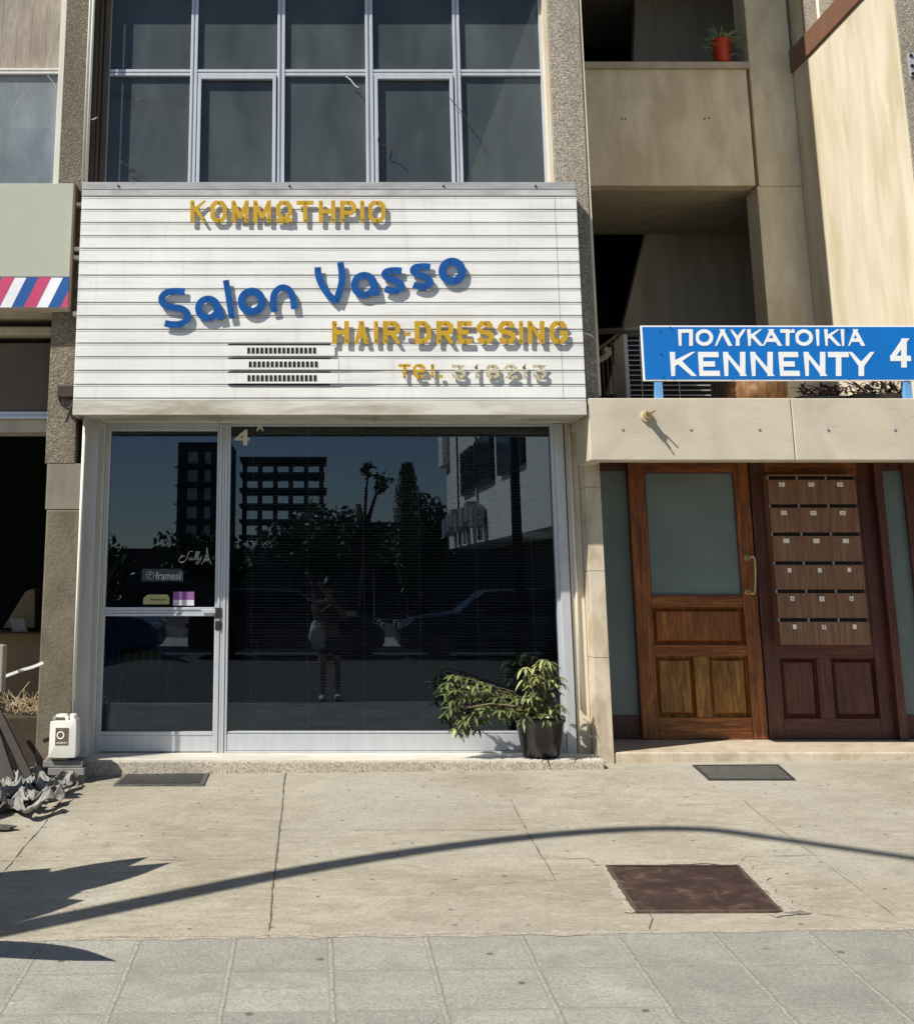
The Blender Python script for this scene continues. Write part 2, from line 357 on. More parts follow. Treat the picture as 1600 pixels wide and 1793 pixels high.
# ------------------------------------------------------------------ mesh builder
class MB:
    def __init__(s): s.v = []; s.f = []
    def add(s, vs, fs):
        k = len(s.v); s.v += [tuple(a) for a in vs]; s.f += [tuple(i + k for i in q) for q in fs]; return s
    def box(s, x0, x1, y0, y1, z0, z1):
        x0, x1 = min(x0, x1), max(x0, x1); y0, y1 = min(y0, y1), max(y0, y1); z0, z1 = min(z0, z1), max(z0, z1)
        return s.add([(x0, y0, z0), (x1, y0, z0), (x1, y1, z0), (x0, y1, z0), (x0, y0, z1), (x1, y0, z1), (x1, y1, z1), (x0, y1, z1)],
                     [(0, 3, 2, 1), (4, 5, 6, 7), (0, 1, 5, 4), (1, 2, 6, 5), (2, 3, 7, 6), (3, 0, 4, 7)])
    def prism(s, pts, y0, y1):            # outline in x,z (counter-clockwise seen from the street), extruded in y
        n = len(pts)
        vs = [(x, y0, z) for x, z in pts] + [(x, y1, z) for x, z in pts]
        return s.add(vs, [tuple(range(n)), tuple(reversed(range(n, 2 * n)))] + [(i, i + n, (i + 1) % n + n, (i + 1) % n) for i in range(n)])
    def extrude_x(s, pts, x0, x1):        # outline in y,z
        n = len(pts)
        vs = [(x0, y, z) for y, z in pts] + [(x1, y, z) for y, z in pts]
        return s.add(vs, [tuple(range(n)), tuple(reversed(range(n, 2 * n)))] + [(i, i + n, (i + 1) % n + n, (i + 1) % n) for i in range(n)])
    def flat(s, pts, z0, z1):             # outline in x,y
        n = len(pts)
        vs = [(x, y, z1) for x, y in pts] + [(x, y, z0) for x, y in pts]
        return s.add(vs, [tuple(range(n)), tuple(reversed(range(n, 2 * n)))] + [(i, i + n, (i + 1) % n + n, (i + 1) % n) for i in range(n)])
    def tube(s, pts, r, seg=10, r2=None, cap=True):
        pts = [Vector(p) for p in pts]; n = len(pts); rings = []
        up = Vector((0.01, 0.02, 1)) if abs((pts[-1] - pts[0]).normalized().z) < .9 else Vector((0, 1, 0.01))
        for i, p in enumerate(pts):
            d = (pts[min(i + 1, n - 1)] - pts[max(i - 1, 0)]).normalized()
            a = d.cross(up).normalized(); b = d.cross(a).normalized()
            rr = r if r2 is None else r + (r2 - r) * i / (n - 1)
            if isinstance(r, (list, tuple)): rr = r[i]
            rings.append([p + (a * math.cos(t) + b * math.sin(t)) * rr for t in [2 * PI * j / seg for j in range(seg)]])
        vs = [v for q in rings for v in q]; fs = []
        for i in range(n - 1):
            for j in range(seg):
                fs.append((i * seg + j, i * seg + (j + 1) % seg, (i + 1) * seg + (j + 1) % seg, (i + 1) * seg + j))
        if cap: fs += [tuple(reversed(range(seg))), tuple(range((n - 1) * seg, n * seg))]
        return s.add(vs, fs)
    def lathe(s, prof, cx=0, cy=0, seg=28):
        n = len(prof); vs = []
        for r, z in prof:
            vs += [(cx + r * math.cos(2 * PI * j / seg), cy + r * math.sin(2 * PI * j / seg), z) for j in range(seg)]
        fs = [(i * seg + j, i * seg + (j + 1) % seg, (i + 1) * seg + (j + 1) % seg, (i + 1) * seg + j) for i in range(n - 1) for j in range(seg)]
        return s.add(vs, fs)
    def blob(s, c, r, seg=12, rings=8, jit=0, sc=(1, 1, 1)):
        k = R.random() * 50; vs = []
        for i in range(rings + 1):
            th = PI * i / rings
            for j in range(seg):
                ph = 2 * PI * j / seg
                d = Vector((math.sin(th) * math.cos(ph), math.sin(th) * math.sin(ph), math.cos(th)))
                q = 1 + jit * noise.noise(d * 1.7 + Vector((k, k, k)))
                vs.append((c[0] + d.x * r * q * sc[0], c[1] + d.y * r * q * sc[1], c[2] + d.z * r * q * sc[2]))
        fs = [(i * seg + j, (i + 1) * seg + j, (i + 1) * seg + (j + 1) % seg, i * seg + (j + 1) % seg) for i in range(rings) for j in range(seg)]
        return s.add(vs, fs)
    def build(s, name, mat, parent=None, bevel=0, smooth=False, seg=2):
        me = bpy.data.meshes.new(name); me.from_pydata(s.v, [], s.f); me.update()
        o = bpy.data.objects.new(name, me); COL.objects.link(o)
        me.materials.append(MATS[mat])
        if smooth:
            for q in me.polygons: q.use_smooth = True
        if bevel:
            b = o.modifiers.new('bevel', 'BEVEL'); b.width = bevel; b.segments = seg; b.limit_method = 'ANGLE'; b.angle_limit = math.radians(40)
        if parent is not None:
            o.parent = parent
            root = parent
            loc = Vector()
            while root is not None: loc += root.location; root = root.parent
            for v in me.vertices: v.co -= loc
        return o
def thing(name, label, cat, loc=(0, 0, 0), group=None):
    o = bpy.data.objects.new(name, None); COL.objects.link(o); o.location = loc; o.empty_display_size = .1
    o['label'] = label; o['category'] = cat
    if group: o['group'] = group
    return o
def tag(o, label, cat, group=None):
    o['label'] = label; o['category'] = cat
    if group: o['group'] = group
    return o
def struct(o): o['kind'] = 'structure'; return o
def boxes(name, mat, parent, L, bevel=0):
    for a in L: MB().box(*a).build(name, mat, parent, bevel)
def box(name, mat, parent, *a, bevel=0): return MB().box(*a).build(name, mat, parent, bevel)

def offs(pts, w, closed=False):
    n = len(pts); L = []; Rr = []
    for i in range(n):
        a = Vector(pts[(i - 1) % n] if closed or i else pts[0]); b = Vector(pts[(i + 1) % n] if closed or i < n - 1 else pts[-1]); c = Vector(pts[i])
        d1 = (c - a); d2 = (b - c)
        if d1.length < 1e-9: d1 = d2
        if d2.length < 1e-9: d2 = d1
        d1 = d1.normalized(); d2 = d2.normalized(); n1 = Vector((-d1.y, d1.x)); n2 = Vector((-d2.y, d2.x)); m = (n1 + n2)
        m = m.normalized() if m.length > 1e-6 else n1
        k = 1 / max(.45, m.dot(n1)); L.append(c + m * w / 2 * k); Rr.append(c - m * w / 2 * k)
    return L, Rr
def ribbon(mb, pts, w, y, th, closed=False, cuts=(None, None), xlim=None):  # a flat band following x,z points, facing the street
    L, Q = offs(pts, w, closed); n = len(pts); vs = []
    for e, c in enumerate(cuts):          # square the ends off to a level (z) or an upright (x) line
        if c is None: continue
        i, k = (0, 1) if e == 0 else (-1, -2)
        d = (Vector(pts[i]) - Vector(pts[k])).normalized(); ax = 1 if c[0] == 'z' else 0
        for S_ in (L, Q):
            if abs(d[ax]) > .2: S_[i] = S_[i] + d * ((c[1] - S_[i][ax]) / d[ax])
    if xlim:
        for S_ in (L, Q):
            for v in S_: v.x = max(xlim[0], min(xlim[1], v.x))
    for a, b in zip(L, Q): vs += [(a.x, y, a.y), (b.x, y, b.y), (b.x, y + th, b.y), (a.x, y + th, a.y)]
    fs = []
    for i in range(n if closed else n - 1):
        p = i * 4; q = ((i + 1) % n) * 4
        for j in range(4): fs.append((p + j, p + (j + 1) % 4, q + (j + 1) % 4, q + j))
    if not closed: fs += [(0, 3, 2, 1), ((n - 1) * 4, (n - 1) * 4 + 1, (n - 1) * 4 + 2, (n - 1) * 4 + 3)]
    mb.add(vs, fs)
def smooth_pts(pts, k=6, closed=False):
    n = len(pts); out = []
    rng = range(n) if closed else range(n - 1)
    for i in rng:
        p0 = Vector(pts[(i - 1) % n] if closed else pts[max(i - 1, 0)]); p1 = Vector(pts[i]); p2 = Vector(pts[(i + 1) % n]); p3 = Vector(pts[(i + 2) % n] if closed else pts[min(i + 2, n - 1)])
        for j in range(k):
            t = j / k
            out.append(.5 * ((2 * p1) + (p2 - p0) * t + (2 * p0 - 5 * p1 + 4 * p2 - p3) * t * t + (3 * p1 - p0 - 3 * p2 + p3) * t ** 3))
    if not closed: out.append(Vector(pts[-1]))
    return out
def text(body, name, mat, parent, x0, x1, z0, z1, y, th=.002, bold=0.0, shear=0.0, space=1.0):
    c = bpy.data.curves.new('text', 'FONT'); c.body = body; c.offset = bold; c.shear = shear; c.space_character = space
    o = bpy.data.objects.new('text', c); COL.objects.link(o); bpy.context.view_layer.update()
    me = bpy.data.meshes.new_from_object(o.evaluated_get(bpy.context.evaluated_depsgraph_get()))
    bpy.data.objects.remove(o); bpy.data.curves.remove(c)
    xs = [v.co.x for v in me.vertices]; ys = [v.co.y for v in me.vertices]
    ax, bx, ay, by = min(xs), max(xs), min(ys), max(ys)
    mb = MB(); nv = len(me.vertices)
    fr = [(x0 + (v.co.x - ax) / (bx - ax) * (x1 - x0), y, z0 + (v.co.y - ay) / (by - ay) * (z1 - z0)) for v in me.vertices]
    bk = [(a, y + th, b) for a, _, b in fr]
    ec = {}
    for q in me.polygons:
        vv = list(q.vertices)
        for i in range(len(vv)): ec[(vv[i], vv[(i + 1) % len(vv)])] = 1
    fs = [tuple(q.vertices) for q in me.polygons]
    fs += [tuple(nv + i for i in reversed(q.vertices)) for q in me.polygons]
    for (a, b) in ec:
        if (b, a) not in ec: fs.append((b, a, a + nv, b + nv))
    mb.add(fr + bk, fs); return mb.build(name, mat, parent)

# ================================================================== GROUND
YB = -3.345                                  # where the concrete apron meets the tiles
def sheet(x0, x1, ys, dz=0):
    mb = MB(); n = len(ys)
    vs = []
    for y in ys: vs += [(x0, y, gz(y, x0) + dz), (x1, y, gz(y, x1) + dz)]
    return mb.add(vs, [(2 * i, 2 * i + 1, 2 * i + 3, 2 * i + 2) for i in range(n - 1)])
struct(sheet(-14, 16, [YB, -2.2] + [-1.7 + .125 * i for i in range(12)] + [-.15, .6, 2.5]).build('concrete_pavement', 'concrete'))
struct(sheet(-14, 16, [-7.3, -4.9, YB], 0).build('tiled_pavement', 'paving'))
zr = gz(-5) - .16
struct(MB().box(-60, 60, -7.5, -7.302, zr - .3, gz(-5) - .02).build('kerb', 'kerb_stone', None, .012))
struct(MB().add([(-500, -600, zr), (500, -600, zr), (500, -7.4, zr), (-500, -7.4, zr)], [(0, 1, 2, 3)]).build('road', 'asphalt'))
struct(MB().box(-60, 60, -25.5, -21.2, zr - .3, zr + .14).build('far_pavement', 'kerb_stone', None, .02))
struct(MB().add([(-500, -600, zr - .5), (500, -600, zr - .5), (500, 300, zr - .5), (-500, 300, zr - .5)], [(0, 1, 2, 3)]).build('ground', 'asphalt'))

def crack(pts, w, name, mat='joint_dark', lift=.003, jit=.006, step=.018, parent=None):
    out = []
    for (a, b) in zip(pts[:-1], pts[1:]):
        a, b = Vector(a), Vector(b); n = max(2, int((b - a).length / step)); d = (b - a).normalized(); nn = Vector((-d.y, d.x))
        k0 = R.random() * 90
        for i in range(n):
            q = k0 + i * step
            wob = noise.noise(Vector((q * 3, k0, 0))) * 1.2 + noise.noise(Vector((q * 14, k0, 5))) * .6
            out.append((a + (b - a) * i / n + nn * jit * wob, w * max(.15, .75 + 1.1 * noise.noise(Vector((q * 9, k0, 9))) + R.uniform(-.12, .12))))
    out.append((Vector(pts[-1]), w * .3)); vs = []; fs = []
    for i, (p, ww) in enumerate(out):
        d = (out[min(i + 1, len(out) - 1)][0] - out[max(i - 1, 0)][0]).normalized(); nn = Vector((-d.y, d.x)) * ww / 2
        for q in (p + nn, p - nn): vs.append((q.x, q.y, gz(q.y, q.x) + lift))
        if i: fs.append((2 * i - 2, 2 * i - 1, 2 * i + 1, 2 * i))
    return vs, fs
cr = MB()
for pts, ww in [([(-1.47, .1), (-1.47, YB)], .006), ([(-.183, -.02), (-.183, YB)], .009), ([G(490, 1453), G(905, 1454)], .004),
                ([G(0, 1508), G(477, 1506)], .0035), ([G(893, 1400), G(950, 1503), G(974, 1542)], .006), ([G(943, 1505), G(1030, 1504), G(1045, 1514)], .006),
                ([G(1297, 1508), G(1304, 1500), G(1420, 1499)], .005), ([G(880, 1548), G(970, 1542)], .003),
                ([G(1300, 1401), G(1360, 1450), G(1480, 1540), G(1560, 1600)], .003), ([G(1135, 1600), G(1142, 1612), G(1136, 1628)], .007),
                ([G(1430, 1600), G(1600, 1622)], .003)]:
    cr.add(*crack(pts, ww, 'x'))
struct(cr.build('pavement_joints', 'joint_dark'))
sm = MB()
sm.add(*crack([(-3, YB), (.2, YB + .01), (5.5, YB + .015)], .045, 'x', jit=.010, lift=.0012, step=.02))
sm.add(*crack([(-1.0, YB + .03), (.1, YB + .03), (1.1, YB + .01)], .05, 'x', jit=.02, lift=.0022, step=.02))
struct(sm.build('mortar_seam', 'cement_pale'))

def cover(name, label, cat, p, mat, rim, border=.02, pat=0):
    t = thing(name, label, cat, (p[0][0], p[0][1], gz(p[0][1])))
    a = MB(); ctr = Vector((sum(q[0] for q in p) / 4, sum(q[1] for q in p) / 4))
    def sc(q, k): v = Vector(q); d = (v - ctr); return v - d.normalized() * k
    o4 = [Vector(q) for q in p]; i4 = [sc(q, border) for q in p]
    vs = [(q.x, q.y, gz(q.y, q.x) + .010) for q in o4] + [(q.x, q.y, gz(q.y, q.x) + .010) for q in i4] + [(q.x, q.y, gz(q.y, q.x) - .02) for q in o4]
    fs = [(i, (i + 1) % 4, (i + 1) % 4 + 4, i + 4) for i in range(4)] + [(i, i + 8, (i + 1) % 4 + 8, (i + 1) % 4) for i in range(4)]
    a.add(vs, fs).build('frame', rim, t)
    MB().add([(q.x, q.y, gz(q.y, q.x) + .007) for q in i4], [(0, 1, 2, 3)]).build('lid', mat, t)
    if pat:
        for i in range(pat):
            g = MB()
            f = (i + 1) / (pat + 1); l = i4[0].lerp(i4[3], f); r = i4[1].lerp(i4[2], f)
            for k in range(7):
                u = l.lerp(r, (k + .15) / 7); v = l.lerp(r, (k + .85) / 7)
                g.add([(u.x, u.y - .004, gz(u.y, u.x) + .013), (v.x, v.y - .004, gz(v.y, v.x) + .013), (v.x, v.y + .006, gz(v.y, v.x) + .013), (u.x, u.y + .006, gz(u.y, u.x) + .013)], [(0, 1, 2, 3)])
            g.build('tread_bar', 'steel_cover', t)
    return t
cover('manhole_cover', 'large square rust-brown steel plate set in the chipped concrete in front of the wooden doors', 'manhole cover',
      [G(1060, 1518), G(1293, 1518), G(1370, 1599), G(1113, 1600)], 'rust_cover', 'rust_rim', .022)
cover('drain_cover', 'narrow grey metal drain cover with raised bars at the salon doorstep', 'drain cover',
      [G(224, 1353), G(368, 1353), G(357, 1377), G(199, 1377)], 'dark_metal', 'steel_cover', .03, 4)
cover('inspection_cover', 'plain grey metal inspection cover at the foot of the marble step', 'inspection cover',
      [G(1212, 1342), G(1362, 1341), G(1392, 1367), G(1240, 1367)], 'steel_cover', 'dark_metal', .02)
# pale chipped cement round the large plate
chip = MB()
for pts, ww in [([G(1040, 1514), G(1299, 1513)], .05), ([G(1300, 1514), G(1345, 1560), G(1392, 1602)], .10), ([G(1052, 1516), G(1080, 1560), G(1106, 1600)], .04), ([G(1350, 1604), G(1415, 1596)], .07)]:
    chip.add(*crack(pts, ww, 'x', lift=.004, jit=.014, step=.014))
struct(chip.build('cement_patch', 'cement_pale'))

# ================================================================== SALON BUILDING
SB = thing('salon_building', 'concrete building with the hairdressing salon on its ground floor and a metal-framed window strip above', 'building', (0, 0, 0))
QP = -.42; YW = -.30
xl0, xl1 = -1.78, -1.585                     # upper left pilaster
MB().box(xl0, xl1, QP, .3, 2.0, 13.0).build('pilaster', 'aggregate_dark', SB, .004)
# lower left pillar: smooth band, cracked rough render below
MB().box(-1.765, -1.535, QP + .003, .3, 1.70, 2.0).build('pilaster', 'stucco', SB, .004)
lp = MB()
for k in range(1): lp.box(-1.755, -1.533, QP - .002, .3, .0, 1.697)
lp.build('pilaster', 'render_rough', SB, .01)
xr0 = P(958, 0, QP)[0]; xr1 = P(1026, 0, QP)[0]
MB().box(xr0, 1.905, QP, 1.2, 2.42, 13.0).build('pilaster', 'aggregate', SB, .006)
MB().box(1.907, 1.925, QP + .01, 1.0, 2.45, 7.0).build('corner_trim', 'plaster', SB, .003)
MB().box(xr0 - .03, xr0 - .002, QP + .03, YW + .05, 3.5, 5.5).build('jamb', 'plaster_pale', SB)
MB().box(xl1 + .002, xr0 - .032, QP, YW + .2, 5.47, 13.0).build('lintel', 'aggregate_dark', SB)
# dark weathered strips and reveal on the left
for x, ww, yy in [(-1.578, .028, -.37), (-1.545, .022, -.35), (-1.515, .04, -.33)]:
    MB().box(x, x + ww, yy, YW + .08, 3.5, 5.47).build('weathered_strip', 'brown_strip', SB, .003)
# back shell
MB().box(-1.53, 1.9, YW + .12, YW + .14, 3.2, 3.9).build('wall', 'interior_plaster', SB)
ur = MB(); ur.box(-1.9, 2.0, 3.0, 3.1, 2.4, 7.0).box(-1.9, 2.0, -.1, 3.0, 6.9, 7.0).box(-1.9, 2.0, 0.1, 3.0, 2.62, 2.7).box(-1.9, -1.8, .3, 3.0, 2.7, 6.9)
ur.build('upper_room', 'shop_wall', SB)

# ---- upper window strip
UW = MB(); zb = 3.80
tz1 = P(600, 122, YW)[1]; tz0 = P(600, 133, YW)[1]
cols = [(186, 193), (334, 346), (486, 499), (640, 653), (794, 806), (946, 953)]
cx = [(P(a, 125, YW)[0], P(b, 125, YW)[0]) for a, b in cols]
wf = MB()
for i, (a, b) in enumerate(cx):
    m = (a + b) / 2
    if 0 < i < 5:
        wf.box(a, a + .019, YW - .012, YW + .05, zb, 5.47).box(b - .019, b, YW - .012, YW + .05, zb, 5.47).box(a + .019, b - .019, YW, YW + .05, zb, 5.47)
    else: wf.box(a, b, YW - .01, YW + .05, zb, 5.47)
for i in range(5):
    a = cx[i][1] + .0005; b = cx[i + 1][0] - .0005
    h = (tz1 - tz0)
    wf.box(a, b, YW - .008, YW + .045, tz0, tz0 + h * .42).box(a, b, YW - .008, YW + .045, tz1 - h * .42, tz1).box(a, b, YW + .002, YW + .045, tz0 + h * .42, tz1 - h * .42)
win = wf.build('window', 'frame_alu', SB, .002)
for i in range(5):
    a = cx[i][1]; b = cx[i + 1][0]
    MB().box(a + .001, b - .001, YW + .02, YW + .026, tz1 + .001, 5.47).build('pane', 'dusty_glass', win)
    if i in (1, 3):
        c = MB(); e = .024
        c.box(a + .008, a + .008 + e, YW - .022, YW + .012, zb, tz0 - .006).box(b - .008 - e, b - .008, YW - .022, YW + .012, zb, tz0 - .006)
        c.box(a + .008 + e, b - .008 - e, YW - .022, YW + .012, tz0 - .006 - e, tz0 - .006)
        c.build('casement', 'frame_alu', win, .002)
    MB().box(a + .001, b - .001, YW + .02, YW + .026, zb, tz0 - .001).build('pane', 'dusty_glass', win)
def wire(name, pts, r, y, label, mat='white_pvc', cat='cable'):
    q = smooth_pts([P(a, b, y) for a, b in pts], 5)
    mb = MB().tube([(v.x, y + R.uniform(-.004, .004), v.y) for v in q], r, 6)
    return tag(mb.build(name, mat, None, 0, True), label, cat)
wire('loose_wire', [(606, 134), (614, 140), (622, 150), (628, 153)], .004, YW - .03, 'short curled pale wire sticking out above the middle upper pane')
wire('loose_wire', [(787, 172), (800, 186), (815, 206), (828, 232)], .003, YW - .05, 'long dark wire slanting across the right mullion of the upper window', 'dark_metal')
wire('loose_wire', [(664, 232), (663, 250), (680, 256), (693, 269)], .003, YW - .04, 'thin wire hooked low on the second opening casement', 'dark_metal')
wire('loose_wire', [(213, 283), (232, 296), (250, 312)], .003, YW - .03, 'thin grey wire low on the leftmost upper pane', 'dark_metal')
wire('loose_wire', [(82, 130), (92, 142), (101, 158)], .004, -.2, 'short wire hanging over the upper window of the neighbouring shop', 'grille_grey')

# white conduits on the left pilaster
def pipe(label, px, z0, z1, y, r, mat='white_pvc', px1=None):
    x = px; x1 = px if px1 is None else px1
    o = MB().tube([(x, y, z0), (x + (x1 - x) * .5, y, (z0 + z1) / 2), (x1, y, z1)], r, 10).build('pipe', mat, None, 0, True)
    return tag(o, label, 'pipe')
pipe('thin white conduit running down the upper pilaster, the one nearer the barber sign', P(152, 160, QP - .03)[0], 3.85, 7, QP - .03, .009)
pipe('thin white conduit running down the upper pilaster, the one nearer the window', P(158, 160, QP - .03)[0], 3.85, 7, QP - .03, .012)
pipe('white vertical pipe at the left edge of the shop front, ending above the jerrycan', -1.525, .50, 2.30, QP - .018, .011)
pipe('slim white pipe on the cream wall strip right of the shop window', 1.775, .41, 2.29, -.04, .011)
wire('cable_tie', [(161, 210), (168, 207), (171, 205)], .003, QP - .03, 'tiny pale tie end poking from the white conduits on the pilaster')

# ---- shop front (the metal frame, fixed window, door)
SILL = .13
MB().box(-1.53, 1.83, -.385, .3, -.05, SILL).build('doorstep', 'terrazzo', SB, .006)
MB().box(-1.525, 1.83, -.38, .0, SILL, SILL + .006).build('sill', 'sill_marble', SB)
# left jamb sheet metal and right cream wall
lj = MB(); lj.prism([(-1.532, SILL), (-1.46, SILL), (-1.46, 2.31), (-1.532, 2.31)], -.25, -.005); lj.box(-1.533, -1.528, QP, -.25, .1, 2.31)
lj.build('jamb', 'sheet_metal', SB, .003)
MB().box(-1.46, -1.447, -.06, -.004, SILL, 2.31).build('jamb_trim', 'frame_cream', SB, .002)
MB().box(1.668, 1.73, -.05, .05, SILL, 2.31).build('jamb', 'frame_alu', SB, .003)
MB().box(1.731, 1.74, -.02, .05, SILL, 2.31).build('joint', 'black', SB)
MB().box(1.741, 1.83, -.03, .3, .0, 2.31).build('wall', 'plaster_pale', SB, .003)
# soffit behind the sign box
MB().box(-1.53, 1.83, -.2, .05, 2.313, 2.45).build('header', 'frame_cream', SB)

zg0, zg1 = .27, 2.285
sw = MB()
a0, a1 = -.655, -.578                        # mullion
for k in range(4):
    w4 = (a1 - a0) / 4
    sw.box(a0 + k * w4 + .001, a0 + (k + 1) * w4 - .001, -.028 + (k % 2) * .006, .05, SILL + .006, 2.31)
b1 = 1.645
sw.box(b1, 1.668, -.02, .05, SILL + .006, 2.31)
sw.box(a1, b1, -.012, .05, zg0 - .012, zg0).box(a1, b1, -.018, .05, SILL + .02, zg0 - .016).box(a1, b1, -.026, .05, SILL + .006, SILL + .018)
sw.box(a1, b1, -.005, .05, zg1 + .012, 2.311)
shopwin = sw.build('shop_window', 'frame_alu', SB, .002)
MB().box(a1, b1, .02, .028, zg0, zg1 + .012).build('pane', 'shop_glass', shopwin)
text('4', 'number', 'number_cream', shopwin, *rect(411, 752, 437, 780, .014), .014, .004, .02)
text('A', 'number', 'number_cream', shopwin, *rect(449, 740, 462, 755, .010), .008, .004, .02)
# door
dx0, dx1 = -1.445, -.66
g0, g1 = -1.413, -.672
zm0, zm1 = P(300, 1079, 0)[1], P(300, 1063, 0)[1]
sd = MB()
sd.box(dx0, dx0 + .012, -.02, .04, SILL + .006, 2.311).box(dx0 + .013, g0, -.012, .035, SILL + .006, 2.29)
sd.box(g1, g1 + .016, -.012, .035, SILL + .006, 2.29)
sd.box(g0, g1, -.012, .035, 2.262, 2.29).box(dx0 + .013, -.656, -.02, .04, 2.292, 2.311)
h = (zm1 - zm0) / 3
for k in range(3): sd.box(g0, g1, -.016 if k != 1 else -.010, .035, zm0 + k * h + .001, zm0 + (k + 1) * h - .001)
sd.box(g0, g1, -.014, .035, .245, .268).box(g0, g1, -.010, .035, SILL + .012, .244)
door = sd.build('shop_door', 'frame_alu', SB, .002)
MB().box(g0, g1, .012, .018, zm1, 2.262).build('pane', 'shop_glass', door)
MB().box(g0, g1, .012, .018, .268, zm0).build('pane', 'shop_glass', door)
r = rect(377, 1064, 388, 1082, -.03)
lk = MB().box(r[0], r[1], -.035, -.014, r[2], r[3]); lk.build('lock', 'black', door, .004)
r = rect(377, 1087, 388, 1103, -.03)
MB().box(r[0], r[1], -.035, -.014, r[2], r[3]).build('lock', 'black', door, .004)
r = rect(353, 1067, 384, 1074, -.03)
MB().box(r[0], r[1], -.034, -.026, r[2], r[3]).build('handle', 'frame_alu', door, .003)
# lettering on the door glass
yg = .009
r = rect(249, 996, 321, 1018, yg)
MB().prism([(r[0], r[2]), (r[1], r[2]), (r[1], r[3] - .02), (r[1] - .02, r[3]), (r[0], r[3])], yg, yg + .001).build('sticker', 'sticker_teal', door)
text('framesi', 'lettering', 'etched', door, *rect(273, 1001, 316, 1015, yg), yg - .002, .001, .012)
ring = MB(); c0 = P(263, 1007, yg)
ribbon(ring, [(c0[0] + .026 * math.cos(t), c0[1] + .026 * math.sin(t)) for t in [2 * PI * k / 24 for k in range(24)]], .0035, yg - .002, .001, True)
ribbon(ring, [(c0[0] + .012, c0[1] + .018), (c0[0] - .002, c0[1] + .012), (c0[0] - .008, c0[1] - .018)], .004, yg - .0025, .001)
ribbon(ring, [(c0[0] - .018, c0[1] + .003), (c0[0] + .016, c0[1] + .003)], .0035, yg - .003, .001)
ring.build('emblem', 'etched', door)
def curve_letters(mb, strokes, y, w):
    for k, s_ in enumerate(strokes):
        ribbon(mb, smooth_pts([P(a, b, y) for a, b in s_], 5), w, y - k * .0004, .0008)
fl = MB()   # flowing name and small lattice tower on the glass
def zz(L): return [(230 + a / 8.889, 950 + b / 8.889) for a, b in L]
curve_letters(fl, [zz(q) for q in [
    [(965, 135), (905, 145), (880, 200), (850, 270), (800, 305), (750, 295), (750, 250), (800, 215), (840, 215)],
    [(905, 225), (900, 265), (925, 270), (950, 225), (945, 270), (965, 262)],
    [(970, 262), (1010, 215), (1030, 140), (1005, 165), (990, 240), (1000, 270)],
    [(1000, 270), (1040, 215), (1065, 145), (1040, 165), (1022, 240), (1035, 268)],
    [(1050, 225), (1045, 262), (1075, 250), (1095, 215), (1075, 280), (1030, 335), (1010, 320), (1050, 280)]]], yg, .0042)
fl.build('lettering', 'etched', door)
tw = MB(); k = 0
for q in [[(1180, 75), (1172, 170), (1145, 260), (1092, 340)], [(1180, 75), (1192, 170), (1212, 260), (1250, 345)], [(1120, 262), (1222, 262)], [(1150, 205), (1206, 205)],
          [(1135, 300), (1170, 272), (1205, 300)], [(1160, 205), (1200, 262)], [(1200, 205), (1150, 262)]]:
    ribbon(tw, [P(a, b, yg) for a, b in zz(q)], .004, yg - k * .0004, .0008); k += 1
tw.build('tower_emblem', 'etched', door)
r = rect(253, 1041, 298, 1058, .05)
st = MB().prism([(r[0], r[2]), (r[1], r[2]), (r[1], r[3] - .02), (r[1] - .015, r[3]), (r[0] + .03, r[3]), (r[0], r[3] - .025)], .006, .010).build('card', 'sticker_olive', door)
text('bioeasy', 'card_lettering', 'ink', door, *rect(264, 1047, 290, 1053, .005), .0045, .001, .01)
r = rect(305, 1036, 341, 1060, .05); mid = r[2] + (r[3] - r[2]) * .42
MB().box(r[0], r[1], .006, .010, mid, r[3]).build('card', 'sticker_purple', door)
MB().box(r[0], r[1], .006, .010, r[2], mid - .001).build('card', 'sticker_white', door)

# ---- shop interior shell
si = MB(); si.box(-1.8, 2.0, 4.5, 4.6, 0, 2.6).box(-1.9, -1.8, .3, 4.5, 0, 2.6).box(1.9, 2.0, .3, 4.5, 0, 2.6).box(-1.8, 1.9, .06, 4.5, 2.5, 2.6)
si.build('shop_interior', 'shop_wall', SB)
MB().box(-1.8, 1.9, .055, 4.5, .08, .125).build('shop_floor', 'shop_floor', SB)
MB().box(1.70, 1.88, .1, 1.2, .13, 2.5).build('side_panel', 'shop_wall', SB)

# ---- venetian blind
VB = thing('venetian_blind', 'grey horizontal-slat venetian blind lowered behind the large salon window', 'blind', (.5, .13, 2.3))
bx0, bx1 = -.47, 1.63; sl_ = MB(); z = .30; 
while z < 2.27:
    sl_.add([(bx0, .115, z - .0035), (bx1, .115, z - .0035), (bx1, .128, z + .0015), (bx0, .128, z + .0035), (bx1, .141, z + .002), (bx0, .141, z + .002)],
            [(0, 1, 2, 3), (3, 2, 4, 5)]); z += .0212
sl_.build('slats', 'slat_grey', VB, 0, False)
for px in (441.6, 539, 637, 734.6, 834, 931):
    x = P(px, 1000, .11)[0]; MB().tube([(x, .102, .28), (x, .102, 1.2), (x, .102, 2.29)], .0026, 6).build('cord', 'slat_grey', VB)
MB().box(bx0, bx1, .105, .15, 2.275, 2.3).build('head_rail', 'dark_metal', VB)

